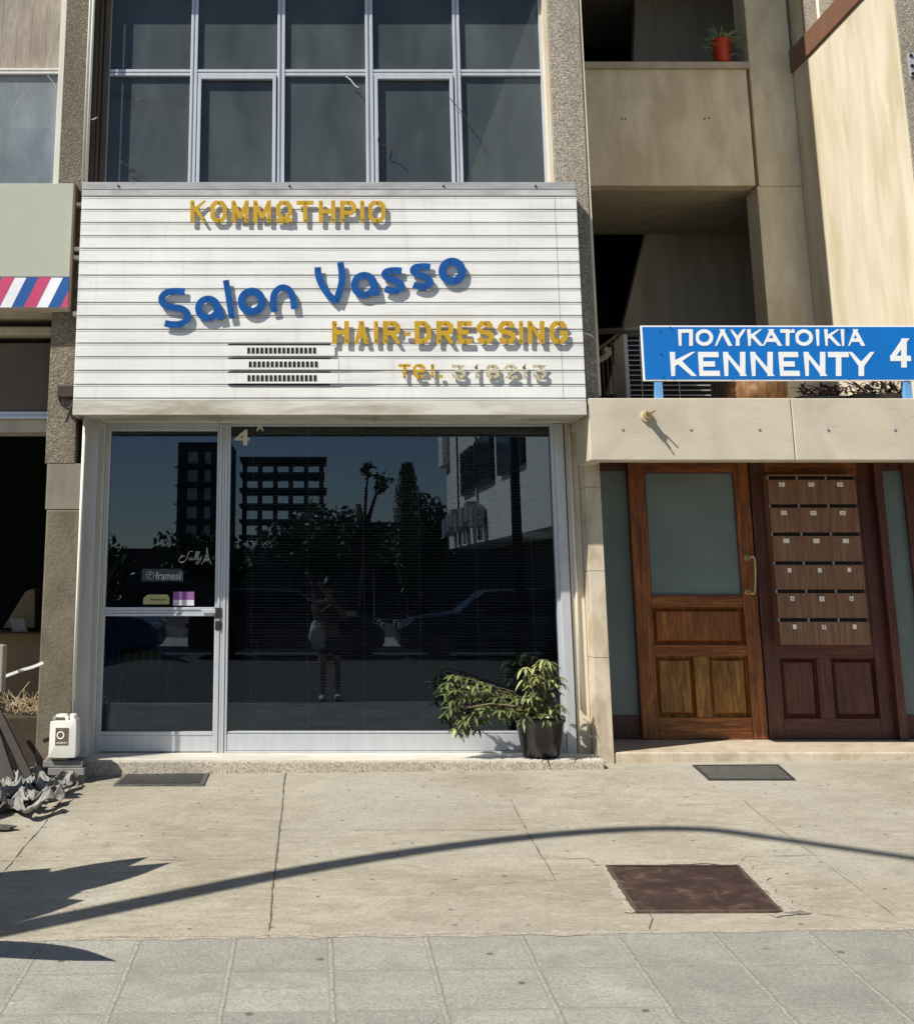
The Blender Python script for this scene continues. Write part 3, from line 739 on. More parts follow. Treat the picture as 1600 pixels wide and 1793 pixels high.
# ---- things seen dimly inside the salon
CH = thing('plastic_chair', 'white moulded plastic chair dimly seen through the lower door glass', 'chair', (-1.36, 1.9, .125))
cxs, cys = -1.36, 1.9
MB().box(cxs - .22, cxs + .22, cys - .2, cys + .22, .52, .545).build('seat', 'chair_white', CH, .01)
bk = MB()
for k in range(5): bk.prism([(cxs - .15 + k * .062, .56), (cxs - .11 + k * .062, .56), (cxs - .12 + k * .068, .93), (cxs - .16 + k * .068, .93)], cys - .2, cys - .185)
ribbon(bk, smooth_pts([(cxs - .22, .55), (cxs - .21, .85), (cxs - .1, .97), (cxs + .08, .97), (cxs + .19, .85), (cxs + .21, .55)], 5), .045, cys - .205, .02)
bk.build('backrest', 'chair_white', CH)
for sx_ in (-1, 1):
    for sy_ in (-1, 1):
        MB().tube([(cxs + sx_ * .23, cys + sy_ * .22, .125), (cxs + sx_ * .18, cys + sy_ * .17, .52)], .022, 8).build('leg', 'chair_white', CH)
jk = MB(); jk.blob((-1.42, 1.5, .84), .24, 16, 10, .5, (1.15, .6, .55)); jk.tube([(-1.6, 1.48, .82), (-1.62, 1.45, .55), (-1.6, 1.42, .35)], .07, 10); jk.tube([(-1.25, 1.46, .82), (-1.14, 1.44, .74), (-1.08, 1.42, .62)], .05, 10)
tag(jk.build('jacket', 'denim_blue', None, 0, True), 'dark blue jacket slumped on furniture behind the door glass', 'jacket')
tag(MB().prism([P(a, b, 1.2) for a, b in [(283, 1098), (318, 1118), (332, 1101), (275, 1092)]][::-1], 1.2, 1.21).build('paper_sheet', 'paper'), 'crumpled white paper sheet seen through the lower door glass', 'paper')
CT = thing('counter', 'low purple-grey counter block standing inside behind the blinds', 'counter', (.3, 1.3, .125))
MB().box(P(460, 1200, 1.2)[0], P(800, 1200, 1.2)[0], 1.2, 1.6, .125, P(500, 1110, 1.2)[1]).build('body', 'furniture_purple', CT, .01)
MB().box(P(455, 1200, 1.2)[0], P(805, 1200, 1.2)[0], 1.17, 1.63, P(500, 1110, 1.2)[1], P(500, 1104, 1.2)[1]).build('top', 'furniture_purple', CT, .005)
TB = thing('side_table', 'small plain wooden table at the right end of the salon window inside', 'table', (1.3, 1.0, .125))
tzt = P(920, 1107, .9)[1]
MB().box(1.25, 1.6, .9, 1.3, tzt - .03, tzt).build('top', 'wood_plain', TB, .004)
for xx in (1.28, 1.57):
    for yy in (.93, 1.27): MB().box(xx - .02, xx + .02, yy - .02, yy + .02, .125, tzt - .03).build('leg', 'wood_plain', TB)
BT = thing('pump_bottle', 'clear pump bottle standing at the left edge of the blinds', 'bottle', (-.35, .3, .9))
bxx, bzz = P(451, 1160, .3)
BT.location = (bxx, .3, bzz)
MB().lathe([(0, bzz), (.03, bzz), (.03, bzz + .08), (.012, bzz + .09), (.012, bzz + .1), (0, bzz + .1)], bxx, .3, 14).build('body', 'slat_grey', BT)
MB().lathe([(0, bzz + .1), (.006, bzz + .1), (.006, bzz + .14), (0, bzz + .14)], bxx, .3, 10).box(bxx - .03, bxx + .006, .294, .306, bzz + .135, bzz + .145).build('pump', 'slat_grey', BT)
SD = thing('shelf_unit', 'dark shelf behind the salon window carrying the pump bottle', 'shelf', (bxx, .32, .13))
MB().box(bx0 - .09, -.3, .24, .40, bzz - .015, bzz - .001).build('board', 'dark_metal', SD)
MB().box(bx0 - .09, bx0 - .07, .24, .40, .13, bzz - .016).build('post', 'dark_metal', SD)

# ================================================================== SALON SIGN BOX
YS = -.63
S = thing('shop_sign', 'wide white slatted metal sign box lettered Salon Vasso above the shop window', 'shop sign', (.1, YS, 2.3))
sx0, sx1, sz0, sz1 = -1.571, 1.773, 2.298, 3.881
# slat profile
def zy(px): return P(100, px, YS)[1]
rows = [345.3, 368, 391, 414, 436, 459.5, 483, 507, 531, 554, 578, 602, 626, 650, 674.5, 698.5]
zs = [zy(q) for q in rows]
prof = []
zc = P(600, 332, YS)[1]
prof.append((YS + .001, zc))
for z_ in zs:
    prof += [(YS, z_ + .010), (YS + .014, z_ + .0095), (YS + .014, z_ + .002), (YS + .002, z_ + .0005), (YS + .002, z_ - .006), (YS + .011, z_ - .0065), (YS + .011, z_ - .0095), (YS, z_ - .0105)]
prof += [(YS, sz0 + .0), (YS + .03, sz0), (YS + .03, zc)]
vx0, vx1 = P(400, 640, YS)[0], P(580, 640, YS)[0]
zv1, zv0 = zs[11] , zs[14]
top = MB().extrude_x(prof, sx0, sx1).build('slatted_panel', 'sign_white', S)
MB().box(sx0, sx1, YS - .004, YS + .1, zc, sz1).build('cap_strip', 'sign_cap', S, .003)
MB().box(sx0, sx1, YS - .002, YS - .0004, zs[0] + .012, zc - .003).build('top_strip', 'sign_grime', S)
MB().box(sx0, sx1, YS - .003, YS - .0005, sz0, zs[15] - .012).build('bottom_strip', 'sign_white_dirty', S)
boxes('side_panel', 'sign_white_dirty', S, [(sx0, sx0 + .012, YS + .031, -.02, sz0 + .0, sz1), (sx1 - .012, sx1, YS + .031, -.02, sz0, sz1)])
so_ = MB()
for k in range(4): so_.box(sx0 + .013, sx1 - .013, YS + .031 + k * .1, YS + .031 + (k + 1) * .1 - .003, sz0 + .012, sz0 + .02)
so_.box(sx0 + .013, sx1 - .013, YS + .03, -.22, sz0 + .0205, sz0 + .03)
so_.build('soffit', 'sign_white_dirty', S)
MB().box(sx0 + .013, sx1 - .013, YS + .031, -.2, sz1 - .02, sz1 - .005).build('lid', 'sign_cap', S)
for px in (377, 660):
    x = P(px, 735, -.5)[0]; MB().prism([(x - .012, sz0 + .003), (x + .012, sz0 + .003), (x + .012, sz0 + .0115), (x - .012, sz0 + .0115)], YS + .05, -.22).build('soffit_clip', 'sign_cap', S)
for px in (208, 507, 776, 937):
    x, z_ = P(px, 326, YS); MB().lathe([(0, 0), (.007, 0), (.007, .006), (0, .006)], 0, 0, 10)
    MB().box(x - .006, x + .006, YS - .012, YS - .004, z_ - .006, z_ + .006).build('bolt', 'screw', S, .002)
MB().box(P(977, 500, YS)[0], P(977, 500, YS)[0] + .003, YS - .0012, YS - .0003, zs[15], zs[0]).build('panel_seam', 'sign_cap', S)
# vent slats
for k in range(3):
    za, zb_ = zs[11 + k] - .012, zs[12 + k] + .011
    x0_ = vx0 + .002; x1_ = P(593, 640, YS)[0] if k else P(586, 600, YS)[0]
    MB().box(x0_ - .004, vx1 - .005, YS - .004, YS + .003, za, za + .009 if k else za + .011).build('vent_gap', 'void', S)
    m = MB(); ya = YS - .014
    lo, hi = zb_ - .001, za - .002
    a = [433, 436, 434][k]; xs_ = P(a, 640, ya)[0]; pit = (P(553, 640, ya)[0] - P(433, 640, ya)[0]) / 15.6
    zt, zl = hi - .014, lo + .012
    m.box(x0_, x1_, ya, ya + .002, zt, hi).box(x0_, x1_, ya, ya + .002, lo, zl)
    m.box(x0_, xs_, ya, ya + .002, zl, zt).box(xs_ + 16 * pit, x1_, ya, ya + .002, zl, zt)
    m.box(x0_, x1_, ya + .002, YS - .0045, hi - .003, hi).box(x0_, x1_, ya + .002, YS - .0045, lo, lo + .003).box(x1_ - .003, x1_, ya + .002, YS - .0045, lo + .003, hi - .003)
    for j in range(16):
        xx = xs_ + j * pit
        m.box(xx + pit * .68, xx + pit, ya, ya + .002, zl, zt)
        m.add([(xx + pit * .68, ya, zl), (xx + pit * .68, ya, zt), (xx + pit * .56, ya - .005, zt - .002), (xx + pit * .56, ya - .005, zl + .002)], [(0, 1, 2, 3)])
    m.build('vent_slat', 'sign_white', S)
    MB().box(xs_ - .004, xs_ + 16 * pit + .004, ya + .004, ya + .006, lo + .004, hi - .004).build('vent_backing', 'void', S)
    if k:
        xa = P(592, 640, YS)[0]; xb = P(690, 640, YS)[0]
        m = MB(); m.add([(xa, YS - .012, lo), (xb, YS - .001, lo), (xb, YS - .001, hi), (xa, YS - .012, hi), (xa, YS - .001, lo), (xa, YS - .001, hi)],
                        [(0, 1, 2, 3), (0, 3, 5, 4), (0, 4, 1), (3, 2, 5)]); m.build('bent_slat', 'sign_white', S)
MB().box(x0_, vx1 - .01, YS - .004, YS + .003, zs[14] - .002, zs[14] + .006).build('vent_gap', 'void', S)

# ---- raised letters
YL = YS - .025
def letter(strokes, w, mat, closed=(), screws=(), cuts=None, y=None, par=None, th=.007, step=.0005, xlim=None):
    y = YL if y is None else y; mb = MB()
    for k, q in enumerate(strokes): ribbon(mb, q, w, y - k * step, th, k in closed, cuts[k] if cuts else (None, None), xlim)
    o = mb.build('letter', mat, par or S, 0)
    for (x, z_) in screws:
        MB().tube([(x, y - .006, z_), (x, y - .002, z_)], .0036, 8).tube([(x, y + .008, z_), (x, YS + .001, z_)], .003, 6).build('screw', 'screw', o)
    return o
def blue4(L): return [P(270 + a / 5.517, 430 + b / 5.517, YL) for a, b in L]
def blue5(L): return [P(540 + a / 5.333, 440 + b / 5.333, YL) for a, b in L]
def circ(cx_, cy_, r, n=26, a0_=0, a1_=360): return [(cx_ + r * math.cos(math.radians(a0_ + (a1_ - a0_) * i / n)), cy_ - r * math.sin(math.radians(a0_ + (a1_ - a0_) * i / n))) for i in range(n + (a1_ - a0_ != 360))]
PXM = P(1, 500, YL)[0] - P(0, 500, YL)[0]
wb = PXM / 5.1
letter([smooth_pts(blue4([(298, 443), (225, 440), (140, 446), (85, 485), (76, 530), (108, 577), (190, 598), (270, 612), (320, 655), (322, 708), (270, 752), (180, 762), (104, 750)]), 6)], 60 * wb, 'blue_paint', (), blue4([(168, 447), (243, 750)]))
letter([blue4(circ(522, 607, 92)), smooth_pts(blue4([(585, 555), (622, 610), (640, 670), (648, 715)]), 4)], 62 * wb, 'blue_paint', (0,), blue4([(515, 508), (540, 705)]))
letter([blue4([(694, 333), (752, 703)])], 54 * wb, 'blue_paint', (), blue4([(700, 358), (750, 672)]))
letter([blue4(circ(944, 540, 99))], 68 * wb, 'blue_paint', (0,), blue4([(880, 462), (1008, 618)]))
letter([smooth_pts(blue4([(1165, 640), (1150, 560), (1160, 470), (1215, 412), (1275, 410), (1325, 455), (1345, 530), (1354, 612)]), 6)], 58 * wb, 'blue_paint', (), blue4([(1238, 400), (1162, 612)]))
letter([smooth_pts(blue5([(88, 148), (95, 230), (130, 320), (190, 405), (258, 472)]), 5), smooth_pts(blue5([(298, 103), (312, 190), (310, 300), (285, 390), (256, 472)]), 5)], 60 * wb, 'blue_paint', (), blue5([(93, 168), (296, 128), (263, 450)]))
letter([blue5(circ(522, 315, 92)), smooth_pts(blue5([(585, 262), (615, 310), (630, 365), (640, 412)]), 4)], 62 * wb, 'blue_paint', (0,), blue5([(510, 216), (545, 403)]))
S1 = [(872, 182), (800, 178), (735, 188), (712, 215), (738, 248), (800, 268), (860, 300), (868, 335), (830, 366), (770, 368), (715, 348)]
letter([smooth_pts(blue5(S1), 6)], 60 * wb, 'blue_paint', (), blue5([(768, 178), (815, 370)]))
letter([smooth_pts(blue5([(a + 266, b - 38) for a, b in S1]), 6)], 60 * wb, 'blue_paint', (), blue5([(1034, 138), (1086, 330)]))
letter([blue5(circ(1343, 186, 92))], 70 * wb, 'blue_paint', (0,), blue5([(1320, 92), (1370, 275)]))
# block letters: strokes in a unit box
c_ = .24
BL = {'K': [[(0, 0), (0, 1)], [(1, 1), (.05, .5)], [(.35, .6), (1, 0)]],
      'O': [[(c_, 0), (1 - c_, 0), (1, c_ * .8), (1, 1 - c_ * .8), (1 - c_, 1), (c_, 1), (0, 1 - c_ * .8), (0, c_ * .8)]],
      'M': [[(0, 0), (0, 1)], [(1, 0), (1, 1)], [(0, 1), (.5, .12)], [(1, 1), (.5, .12)]],
      'W': [[(0, .0), (.3, .0), (.3, .14), (0, .4), (0, .8), (c_, 1), (1 - c_, 1), (1, .8), (1, .4), (.7, .14), (.7, 0), (1, 0)], [(.62, -.14), (.62, .1)]],
      'T': [[(0, 1), (1, 1)], [(.5, 1), (.5, 0)]], 'H': [[(0, 0), (0, 1)], [(1, 0), (1, 1)], [(0, .5), (1, .5)]],
      'P': [[(0, 0), (0, 1)], [(0, 1), (.75, 1), (1, .85), (1, .55), (.75, .42), (0, .42)]], 'I': [[(.5, 0), (.5, 1)]],
      'A': [[(0, 0), (.5, 1)], [(1, 0), (.5, 1)], [(.2, .3), (.8, .3)]],
      'R': [[(0, 0), (0, 1)], [(0, 1), (.75, 1), (1, .85), (1, .58), (.75, .46), (0, .46)], [(.55, .46), (1, 0)]],
      'D': [[(0, 0), (0, 1)], [(0, 1), (.65, 1), (1, .75), (1, .25), (.65, 0), (0, 0)]], 'E': [[(0, 0), (0, 1)], [(0, 1), (1, 1)], [(0, 0), (1, 0)], [(0, .5), (.9, .5)]],
      'S': [[(1, .8), (.78, 1), (.22, 1), (0, .82), (0, .66), (.2, .54), (.8, .46), (1, .34), (1, .18), (.78, 0), (.22, 0), (0, .2)]],
      'N': [[(0, 0), (0, 1)], [(1, 0), (1, 1)], [(0, 1), (1, 0)]], 'L': [[(0, 0), (.5, 1)], [(1, 0), (.5, 1)]], 'Y': [[(0, 1), (.5, .42)], [(1, 1), (.5, .42)], [(.5, .5), (.5, 0)]], 'U': [[(0, 0), (0, 1), (1, 1), (1, 0)]],
      'o': [[(.5 + .5 * math.cos(2 * PI * k / 28), .5 + .5 * math.sin(2 * PI * k / 28)) for k in range(28)]], 'G': [[(1, .78), (.76, 1), (.24, 1), (0, .8), (0, .2), (.24, 0), (.76, 0), (1, .2), (1, .45), (.6, .45)]],
      '-': [[(0, .5), (1, .5)]], '.': [[(0, .06), (1, .06)]],
      'e': [[(0, .5), (1, .5)], [(1, .5), (1, .78), (.75, 1), (.25, 1), (0, .78), (0, .22), (.25, 0), (.95, 0)]], 'l': [[(.5, 0), (.5, 1)]],
      '3': [[(0, 1), (1, 1), (.45, .6), (.8, .55), (1, .38), (1, .2), (.75, 0), (.25, 0), (0, .18)]],
      '1': [[(0, .85), (.5, 1), (.5, 0)]], '8': [[(.25, 0), (.75, 0), (1, .18), (1, .36), (.8, .52), (.95, .66), (.95, .85), (.75, 1), (.25, 1), (.05, .85), (.05, .66), (.2, .52), (0, .36), (0, .18)], [(.2, .52), (.8, .52)]],
      '2': [[(0, .8), (.22, 1), (.75, 1), (1, .82), (1, .62), (0, 0), (1, 0)]]}
CLOSED = {'O': (0,), '8': (0,), 'o': (0,)}
def block(ch, x0, x1, y0, y1, org, scl, wpx, mat, y=None, par=None, th=.007, screws=True, step=.0005):
    h = wpx / 2; y = YL if y is None else y
    def D(a, b): return P(org[0] + a / scl, org[1] + b / scl, y)
    def T(u, v): return D(x0 + h + u * (x1 - x0 - wpx), y1 - h - v * (y1 - y0 - wpx))
    st_ = []; cu_ = []
    for q in BL[ch]:
        st_.append([T(u, v) for u, v in q]); c = []
        for e in (0, -1):
            u, v = q[e]; o_ = q[1] if e == 0 else q[-2]
            dx_ = abs(u - o_[0]) * (x1 - x0 - wpx); dz_ = abs(v - o_[1]) * (y1 - y0 - wpx)
            if ch in CLOSED: c.append(None)
            elif v in (0, 1) and dz_ > .35 * dx_: c.append(('z', D(0, y1 if v == 0 else y0)[1]))
            elif u in (0, 1) and dx_ > dz_: c.append(('x', D(x0 if u == 0 else x1, (y0 + y1) / 2)[0]))
            else: c.append(None)
        cu_.append(c)
    top_ = T(.5, 1) if ch in 'OWSGE28e3TADRP' else T(.02, .96)
    bot_ = T(.5, 0) if ch in 'OWSGE28e3TD' else T(.02 if ch in 'PR' else .98, .04)
    scr = () if ch in '-.' or not screws else [top_, bot_]
    pm = P(1, 500, y)[0] - P(0, 500, y)[0]
    return letter(st_, wpx / scl * pm, mat, CLOSED.get(ch, ()), scr, cu_, y, par, th, step, (D(x0, y0)[0], D(x1, y0)[0]))
for ch, a, b in [('K', 57, 175), ('O', 205, 325), ('M', 360, 488), ('M', 520, 652), ('W', 688, 808), ('T', 840, 965), ('H', 1003, 1125), ('P', 1160, 1278), ('I', 1308, 1338), ('O', 1368, 1495)]:
    block(ch, a, b, 68, 228, (320, 335), 4.2105, 31, 'yellow_paint')
for ch, a, b in [('H', 42, 150), ('A', 182, 275), ('I', 308, 334), ('R', 365, 474), ('D', 566, 672), ('R', 705, 813), ('E', 838, 932), ('S', 960, 1070), ('S', 1097, 1210), ('I', 1230, 1256), ('N', 1284, 1392), ('G', 1425, 1540)]:
    block(ch, a, b, 44, 187, (570, 550), 3.636, 30, 'yellow_paint')
block('-', 502, 542, 105, 148, (570, 550), 3.636, 22, 'yellow_paint')
for ch, a, b in [('T', 464, 542), ('e', 556, 636), ('l', 668, 694)]: block(ch, a, b, 318, 406, (570, 550), 3.636, 18, 'yellow_paint')
block('.', 722, 745, 382, 406, (570, 550), 3.636, 20, 'yellow_paint')
for ch, a, b in [('3', 802, 890), ('1', 945, 980), ('8', 1020, 1105), ('2', 1135, 1220), ('1', 1250, 1284), ('3', 1317, 1406)]: block(ch, a, b, 322, 410, (570, 550), 3.636, 19, 'cream_paint')

# ================================================================== LEFT NEIGHBOUR
NB = thing('neighbour_shop', 'dim open shop left of the cracked pillar, dusty window above it', 'shop', (-3, 0, 0))
nx0, nx1 = -6.0, -1.79
MB().box(nx0, nx1, .3, .5, 2.55, 3.5).build('wall', 'stucco', NB)
yu = -.2
z0_, z1_ = P(60, 120, yu)[1], P(60, 130, yu)[1]
nf = MB(); nf.box(-1.86, nx1 - .005, yu - .02, yu + .05, 3.3, 7).box(nx0, -1.861, yu - .01, yu + .05, z1_, z1_ + (z0_ - z1_) * .4).box(nx0, -1.861, yu - .01, yu + .05, z1_ + (z0_ - z1_) * .6, z0_)
nf.box(nx0, -1.861, yu, yu + .05, z1_ + (z0_ - z1_) * .4, z1_ + (z0_ - z1_) * .6).box(-3.4, -3.34, yu - .015, yu + .05, 3.3, z1_)
nw = nf.build('window', 'frame_cream', NB, .002)
MB().box(nx0, -1.861, yu + .02, yu + .026, 3.3, z1_).build('pane', 'hazy_glass', nw)
bl = MB()
for i in range(24):
    x = -1.865 - i * .108; bl.box(x - .1065, x, yu + .03, yu + .04, z0_, 7)
bl.build('wooden_boarding', 'beech', nw)
MB().box(-2.33, -1.95, .1, .14, 3.3, 4.55).box(-3.1, -2.4, .1, .14, 3.3, 4.6).build('stored_panel', 'chair_white', nw, .03)
MB().box(nx0, nx1, 1.6, 1.7, 3, 7).build('back_wall', 'interior_plaster', NB)
# ground floor of the neighbour
yn = -.12
za, zb_ = P(50, 600, yn)[1], P(50, 720, yn)[1]
MB().box(nx0, nx1 + .02, yn, yn + .25, zb_, za).build('roller_box', 'roller_brown', NB, .01)
MB().box(nx0, nx1 + .02, yn - .02, yn + .1, zb_ - .055, zb_ - .03).box(nx0, nx1 + .02, yn - .012, yn + .1, zb_ - .029, zb_ - .003).build('roller_rail', 'frame_alu', NB, .003)
MB().box(nx0, nx1 + .02, yn + .02, yn + .3, zb_ - .14, zb_ - .057).build('header', 'interior_plaster', NB)
MB().box(nx0, nx1 + .02, -.2, .3, za + .04, za + .1).build('beam', 'soffit_plaster', NB, .01)
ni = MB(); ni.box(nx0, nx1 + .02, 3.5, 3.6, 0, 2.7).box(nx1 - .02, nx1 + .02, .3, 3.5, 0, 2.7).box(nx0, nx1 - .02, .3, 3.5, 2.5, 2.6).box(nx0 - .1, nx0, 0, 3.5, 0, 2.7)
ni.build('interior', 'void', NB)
MB().box(nx0, nx1 - .02, .0, 3.5, .0, .1).build('floor', 'rubble_dark', NB)
BX = thing('cardboard_box', 'large brown cardboard box just inside the dim neighbouring shop', 'box', (-2.3, .5, .1))
zbx = P(30, 1108, 1.2)[1]
MB().box(-3.3, -1.83, 1.2, 1.8, .1, zbx).build('body', 'cardboard', BX, .004)
MB().add([(-3.3, 1.2, zbx + .001), (-1.83, 1.2, zbx + .001), (-1.85, 1.08, zbx - .0), (-3.28, 1.08, zbx)], [(0, 1, 2, 3)]).build('flap', 'cardboard', BX)
tag(MB().prism([P(a, b, 1.15) for a, b in [(22, 1106), (49, 1106), (42, 1083), (18, 1083)]], 1.15, 1.16).build('folded_card', 'rag_grey'), 'grey folded card standing on the cardboard box', 'card')
pk = MB(); pk.add([(*P(0, 1050, .9)[:1], .9, zbx), (P(62, 1050, .9)[0], .9, zbx), (P(60, 1030, .9)[0], .95, P(60, 1030, .9)[1]), (P(20, 1070, .9)[0], .95, P(20, 1060, .9)[1])], [(0, 1, 2, 3)])
tag(MB().prism([P(a, b, 1.4) for a, b in [(5, 1100), (62, 1100), (62, 1030), (45, 1035)]], 1.4, 1.7).build('package', 'cardboard', None, .01), 'olive-brown package on top of the large cardboard box', 'package')

# barber sign
YBS = -.55
BS = thing('barber_sign', 'pale grey-green shop fascia with a slanted red, white and blue stripe band below', 'shop sign', (-2.5, YBS, 3))
x1b, zt_ = P(130, 321, YBS); zb1 = P(127, 485, YBS)[1]; zb2 = P(124, 538, YBS)[1]; x1c = x1b
MB().box(-6, x1c, YBS, YBS + .3, zb1, zt_).build('panel', 'neighbour_panel', BS, .004)
MB().box(-6, x1c - .004, YBS + .004, YBS + .3, zb2, zb1 - .001).build('band', 'stripe_white', BS)
MB().box(-6, x1c - .01, YBS + .01, YBS + .5, zb2 - .006, zb2 - .001).build('soffit', 'soffit_plaster', BS)
def PX(a, b): return P(a, b, YBS)
slant = PX(40, 485)[0] - PX(8, 538)[0] - .02
per = PX(82, 500)[0] - PX(18, 500)[0]
w3 = per / 3; k = 0
xb_ = PX(47, 485)[0]
for n_ in range(-2, 26):
    for j, mat in ((0, 'stripe_blue'), (1, 'stripe_red')):
        xa = xb_ + .0 - n_ * per + (j) * w3 ; 
        u0, u1 = xa, xa + w3
        pts = [(u0 - slant, zb2 + .001), (u1 - slant, zb2 + .001), (u1, zb1 - .002), (u0, zb1 - .002)]
        lim = x1c - .004
        if pts[0][0] > lim: continue
        if pts[2][0] > lim or pts[1][0] > lim:      # clip at the fascia's end
            def cut(P_, lim):
                out = []
                for i in range(len(P_)):
                    p, q = P_[i], P_[(i + 1) % len(P_)]
                    if p[0] <= lim: out.append(p)
                    if (p[0] <= lim) != (q[0] <= lim):
                        t = (lim - p[0]) / (q[0] - p[0]); out.append((lim, p[1] + t * (q[1] - p[1])))
                return out
            pts = cut(pts, lim)
            if len(pts) < 3: continue
        MB().prism(pts, YBS + .002, YBS + .0035).build('stripe', mat, BS)
MB().box(x1c, x1c + .012, YBS - .002, YBS + .3, zb2, zt_).build('edge_trim', 'brown_strip', BS)
for (a, b, c, d) in [(126, 354, 145, 357), (126, 432, 143, 436), (128, 447, 141, 451), (128, 545, 138, 549)]:
    r = rect(a, b, c, d, -.5); tag(MB().box(r[0], r[1], -.5, QP, r[2] - .012, r[3]).build('bracket', 'frame_cream', None, .002),
        'metal bracket between the barber fascia and white sign box, %s' % {354: 'topmost', 432: 'upper of the middle pair', 447: 'lower of the middle pair', 545: 'lowest'}[b], 'bracket', 'brackets between the two signs')
cb = smooth_pts([P(a, b, -.46) for a, b in [(104, 690), (108, 706), (120, 716), (128, 708), (121, 726), (117, 740)]], 5)
tag(MB().tube([(v.x, -.47, v.y) for v in cb], .008, 8).build('cable', 'black', None, 0, True), 'black cable knot hanging under the left end of the white sign box', 'cable')
r = rect(104, 676, 130, 697, -.45); tag(MB().box(r[0], r[1], -.5, QP - .003, r[2], r[3]).build('junction_box', 'rust_cover', None, .006), 'small rust-brown junction box on the pillar under the white sign box', 'junction box')
# ================================================================== APARTMENT BUILDING (right)
AB = thing('apartment_building', 'beige plastered apartment block with recessed stair landings, canopy and wooden entrance', 'building', (3, .6, 0))
YP = 1.5; YD = .46; YCN = -.62; YM = -.21; ZB = P(1300, 1294, .46)[1]
XF = 4.18
# parapet
zp0, zp1 = P(1030, 325, YP)[1], P(1311, 121, YP)[1]; xp1 = P(1315, 230, YP)[0]
MB().box(1.6, xp1, YP, YP + .14, zp0, zp1).build('parapet', 'plaster', AB, .008)
MB().box(1.6, xp1 + .03, YP - .035, YP + .18, zp1 + .001, zp1 + .058).build('coping', 'soffit_plaster', AB, .006)
for (a, b) in [(1088, 208), (1094, 208), (1233, 208), (1241, 207)]:
    x, z = P(a, b, YP); MB().tube([(x, YP - .002, z), (x, YP + .01, z)], .008, 8).build('bolt_hole', 'screw', AB)
# column and fin wall
MB().box(xp1 + .012, XF - .002, YP + .005, YP + .29, 2.4, zp0 - .004).build('column', 'plaster', AB, .006)
MB().box(xp1 + .03, XF - .002, YP - .0, YP + .29, zp0 - .002, 8.5).build('column', 'plaster', AB, .006)
MB().box(XF, 4.32, QP + .012, YP + .4, 2.4, P(1396, 128, 1.5)[1]).build('fin_wall', 'plaster_pale', AB, .006)
zf0, zf1 = P(1396, 128, 1.5)[1], P(1396, 90, 1.5)[1]
MB().box(XF - .02, 4.32, QP + .012, YP + .4, zf0 + .001, zf1).build('brown_band', 'brown_paint', AB, .004)
MB().box(XF + .03, 4.32, QP + .02, YP + .4, zf1 + .001, 8.5).build('upper_wall', 'plaster', AB)
MB().tube([(XF + .0, .86, zf1 + .002), (XF + .0, .86, 8)], .016, 8).build('downpipe', 'white_pvc', AB)
MB().box(XF + .001, 6.5, QP, 1.2, 2.42, 8.6).build('pilaster', 'aggregate', AB, .006)
r = rect(1588, 93, 1606, 134, QP - .01)
mp = MB().box(r[0], r[1] + .1, QP - .012, QP, r[2], r[3]); mpo = mp.build('metal_plate', 'grille_grey', AB, .002)
for zz_ in (r[2] + .02, r[2] + .08, r[3] - .02):
    MB().tube([(r[0] + .02, QP - .02, zz_), (r[0] + .02, QP - .012, zz_)], .012, 8).build('bolt', 'screw', mpo)
# landing slab / soffit and stairwell
MB().box(1.6, XF + 1, YP + .141, 3.06, zp0, zp0 + .12).build('landing_slab', 'soffit_plaster', AB)
ys = 3.065
pw = [P(a, b, ys) for a, b in [(1130, 408), (1060, 700)]]
MB().prism([(P(1062, 690, ys)[0], P(1062, 690, ys)[1]), (5.2, P(1062, 690, ys)[1]), (5.2, zp0 + .1), (P(1133, 400, ys)[0], zp0 + .1)], ys, ys + .12).build('stair_wall', 'interior_plaster', AB)
MB().prism([(P(1085, 112, ys)[0], zp0 + .121), (5.2, zp0 + .121), (5.2, 8.4), (P(1110, -60, ys)[0] + .1, 8.4)], ys, ys + .12).build('stair_wall', 'interior_plaster', AB)
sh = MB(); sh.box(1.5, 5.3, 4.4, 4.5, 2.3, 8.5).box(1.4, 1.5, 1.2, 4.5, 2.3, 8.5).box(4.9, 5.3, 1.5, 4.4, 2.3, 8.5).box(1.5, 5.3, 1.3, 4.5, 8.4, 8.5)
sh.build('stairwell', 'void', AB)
MB().box(1.6, 4.3, YP + .2, 4.4, 7.1, 7.25).build('landing_slab', 'soffit_plaster', AB)
MB().box(1.6, 1.9, 1.15, 1.49, 2.42, 8.4).build('wall', 'interior_plaster', AB)
# canopy
zc0, zc1 = P(1034, 806, YCN)[1], P(1028, 697, YCN)[1]
XCL = P(1034, 806, YCN)[0]; XCJ = P(1388, 750, YCN)[0]
MB().box(XCL, 6.5, YCN + .161, YD + .2, zc0 + .24, zc1 - .002).build('canopy_slab', 'soffit_plaster', AB)
MB().box(XCL, XCL + .1, YCN + .161, YM - .001, zc0 + .001, zc0 + .239).build('canopy_cheek', 'canopy_stone', AB)
MB().box(XCL, XCJ - .002, YCN, YCN + .16, zc0, zc1).build('canopy', 'canopy_stone', AB, .006)
MB().box(XCJ + .002, 6.5, YCN + .001, YCN + .16, zc0, zc1 - .001).build('canopy', 'canopy_stone', AB, .006)
MB().box(1.93, 6.5, YD + .201, 2.7, zc0 + .1, zc1 - .002).build('canopy_roof', 'canopy_stone', AB)
for (a, b) in [(1089, 751), (1208, 751), (1328, 751), (1448, 751), (1565, 751)]:
    x, z = P(a, b, YCN); MB().tube([(x, YCN - .006, z), (x, YCN, z)], .009, 10).build('stud', 'grille_grey', AB)
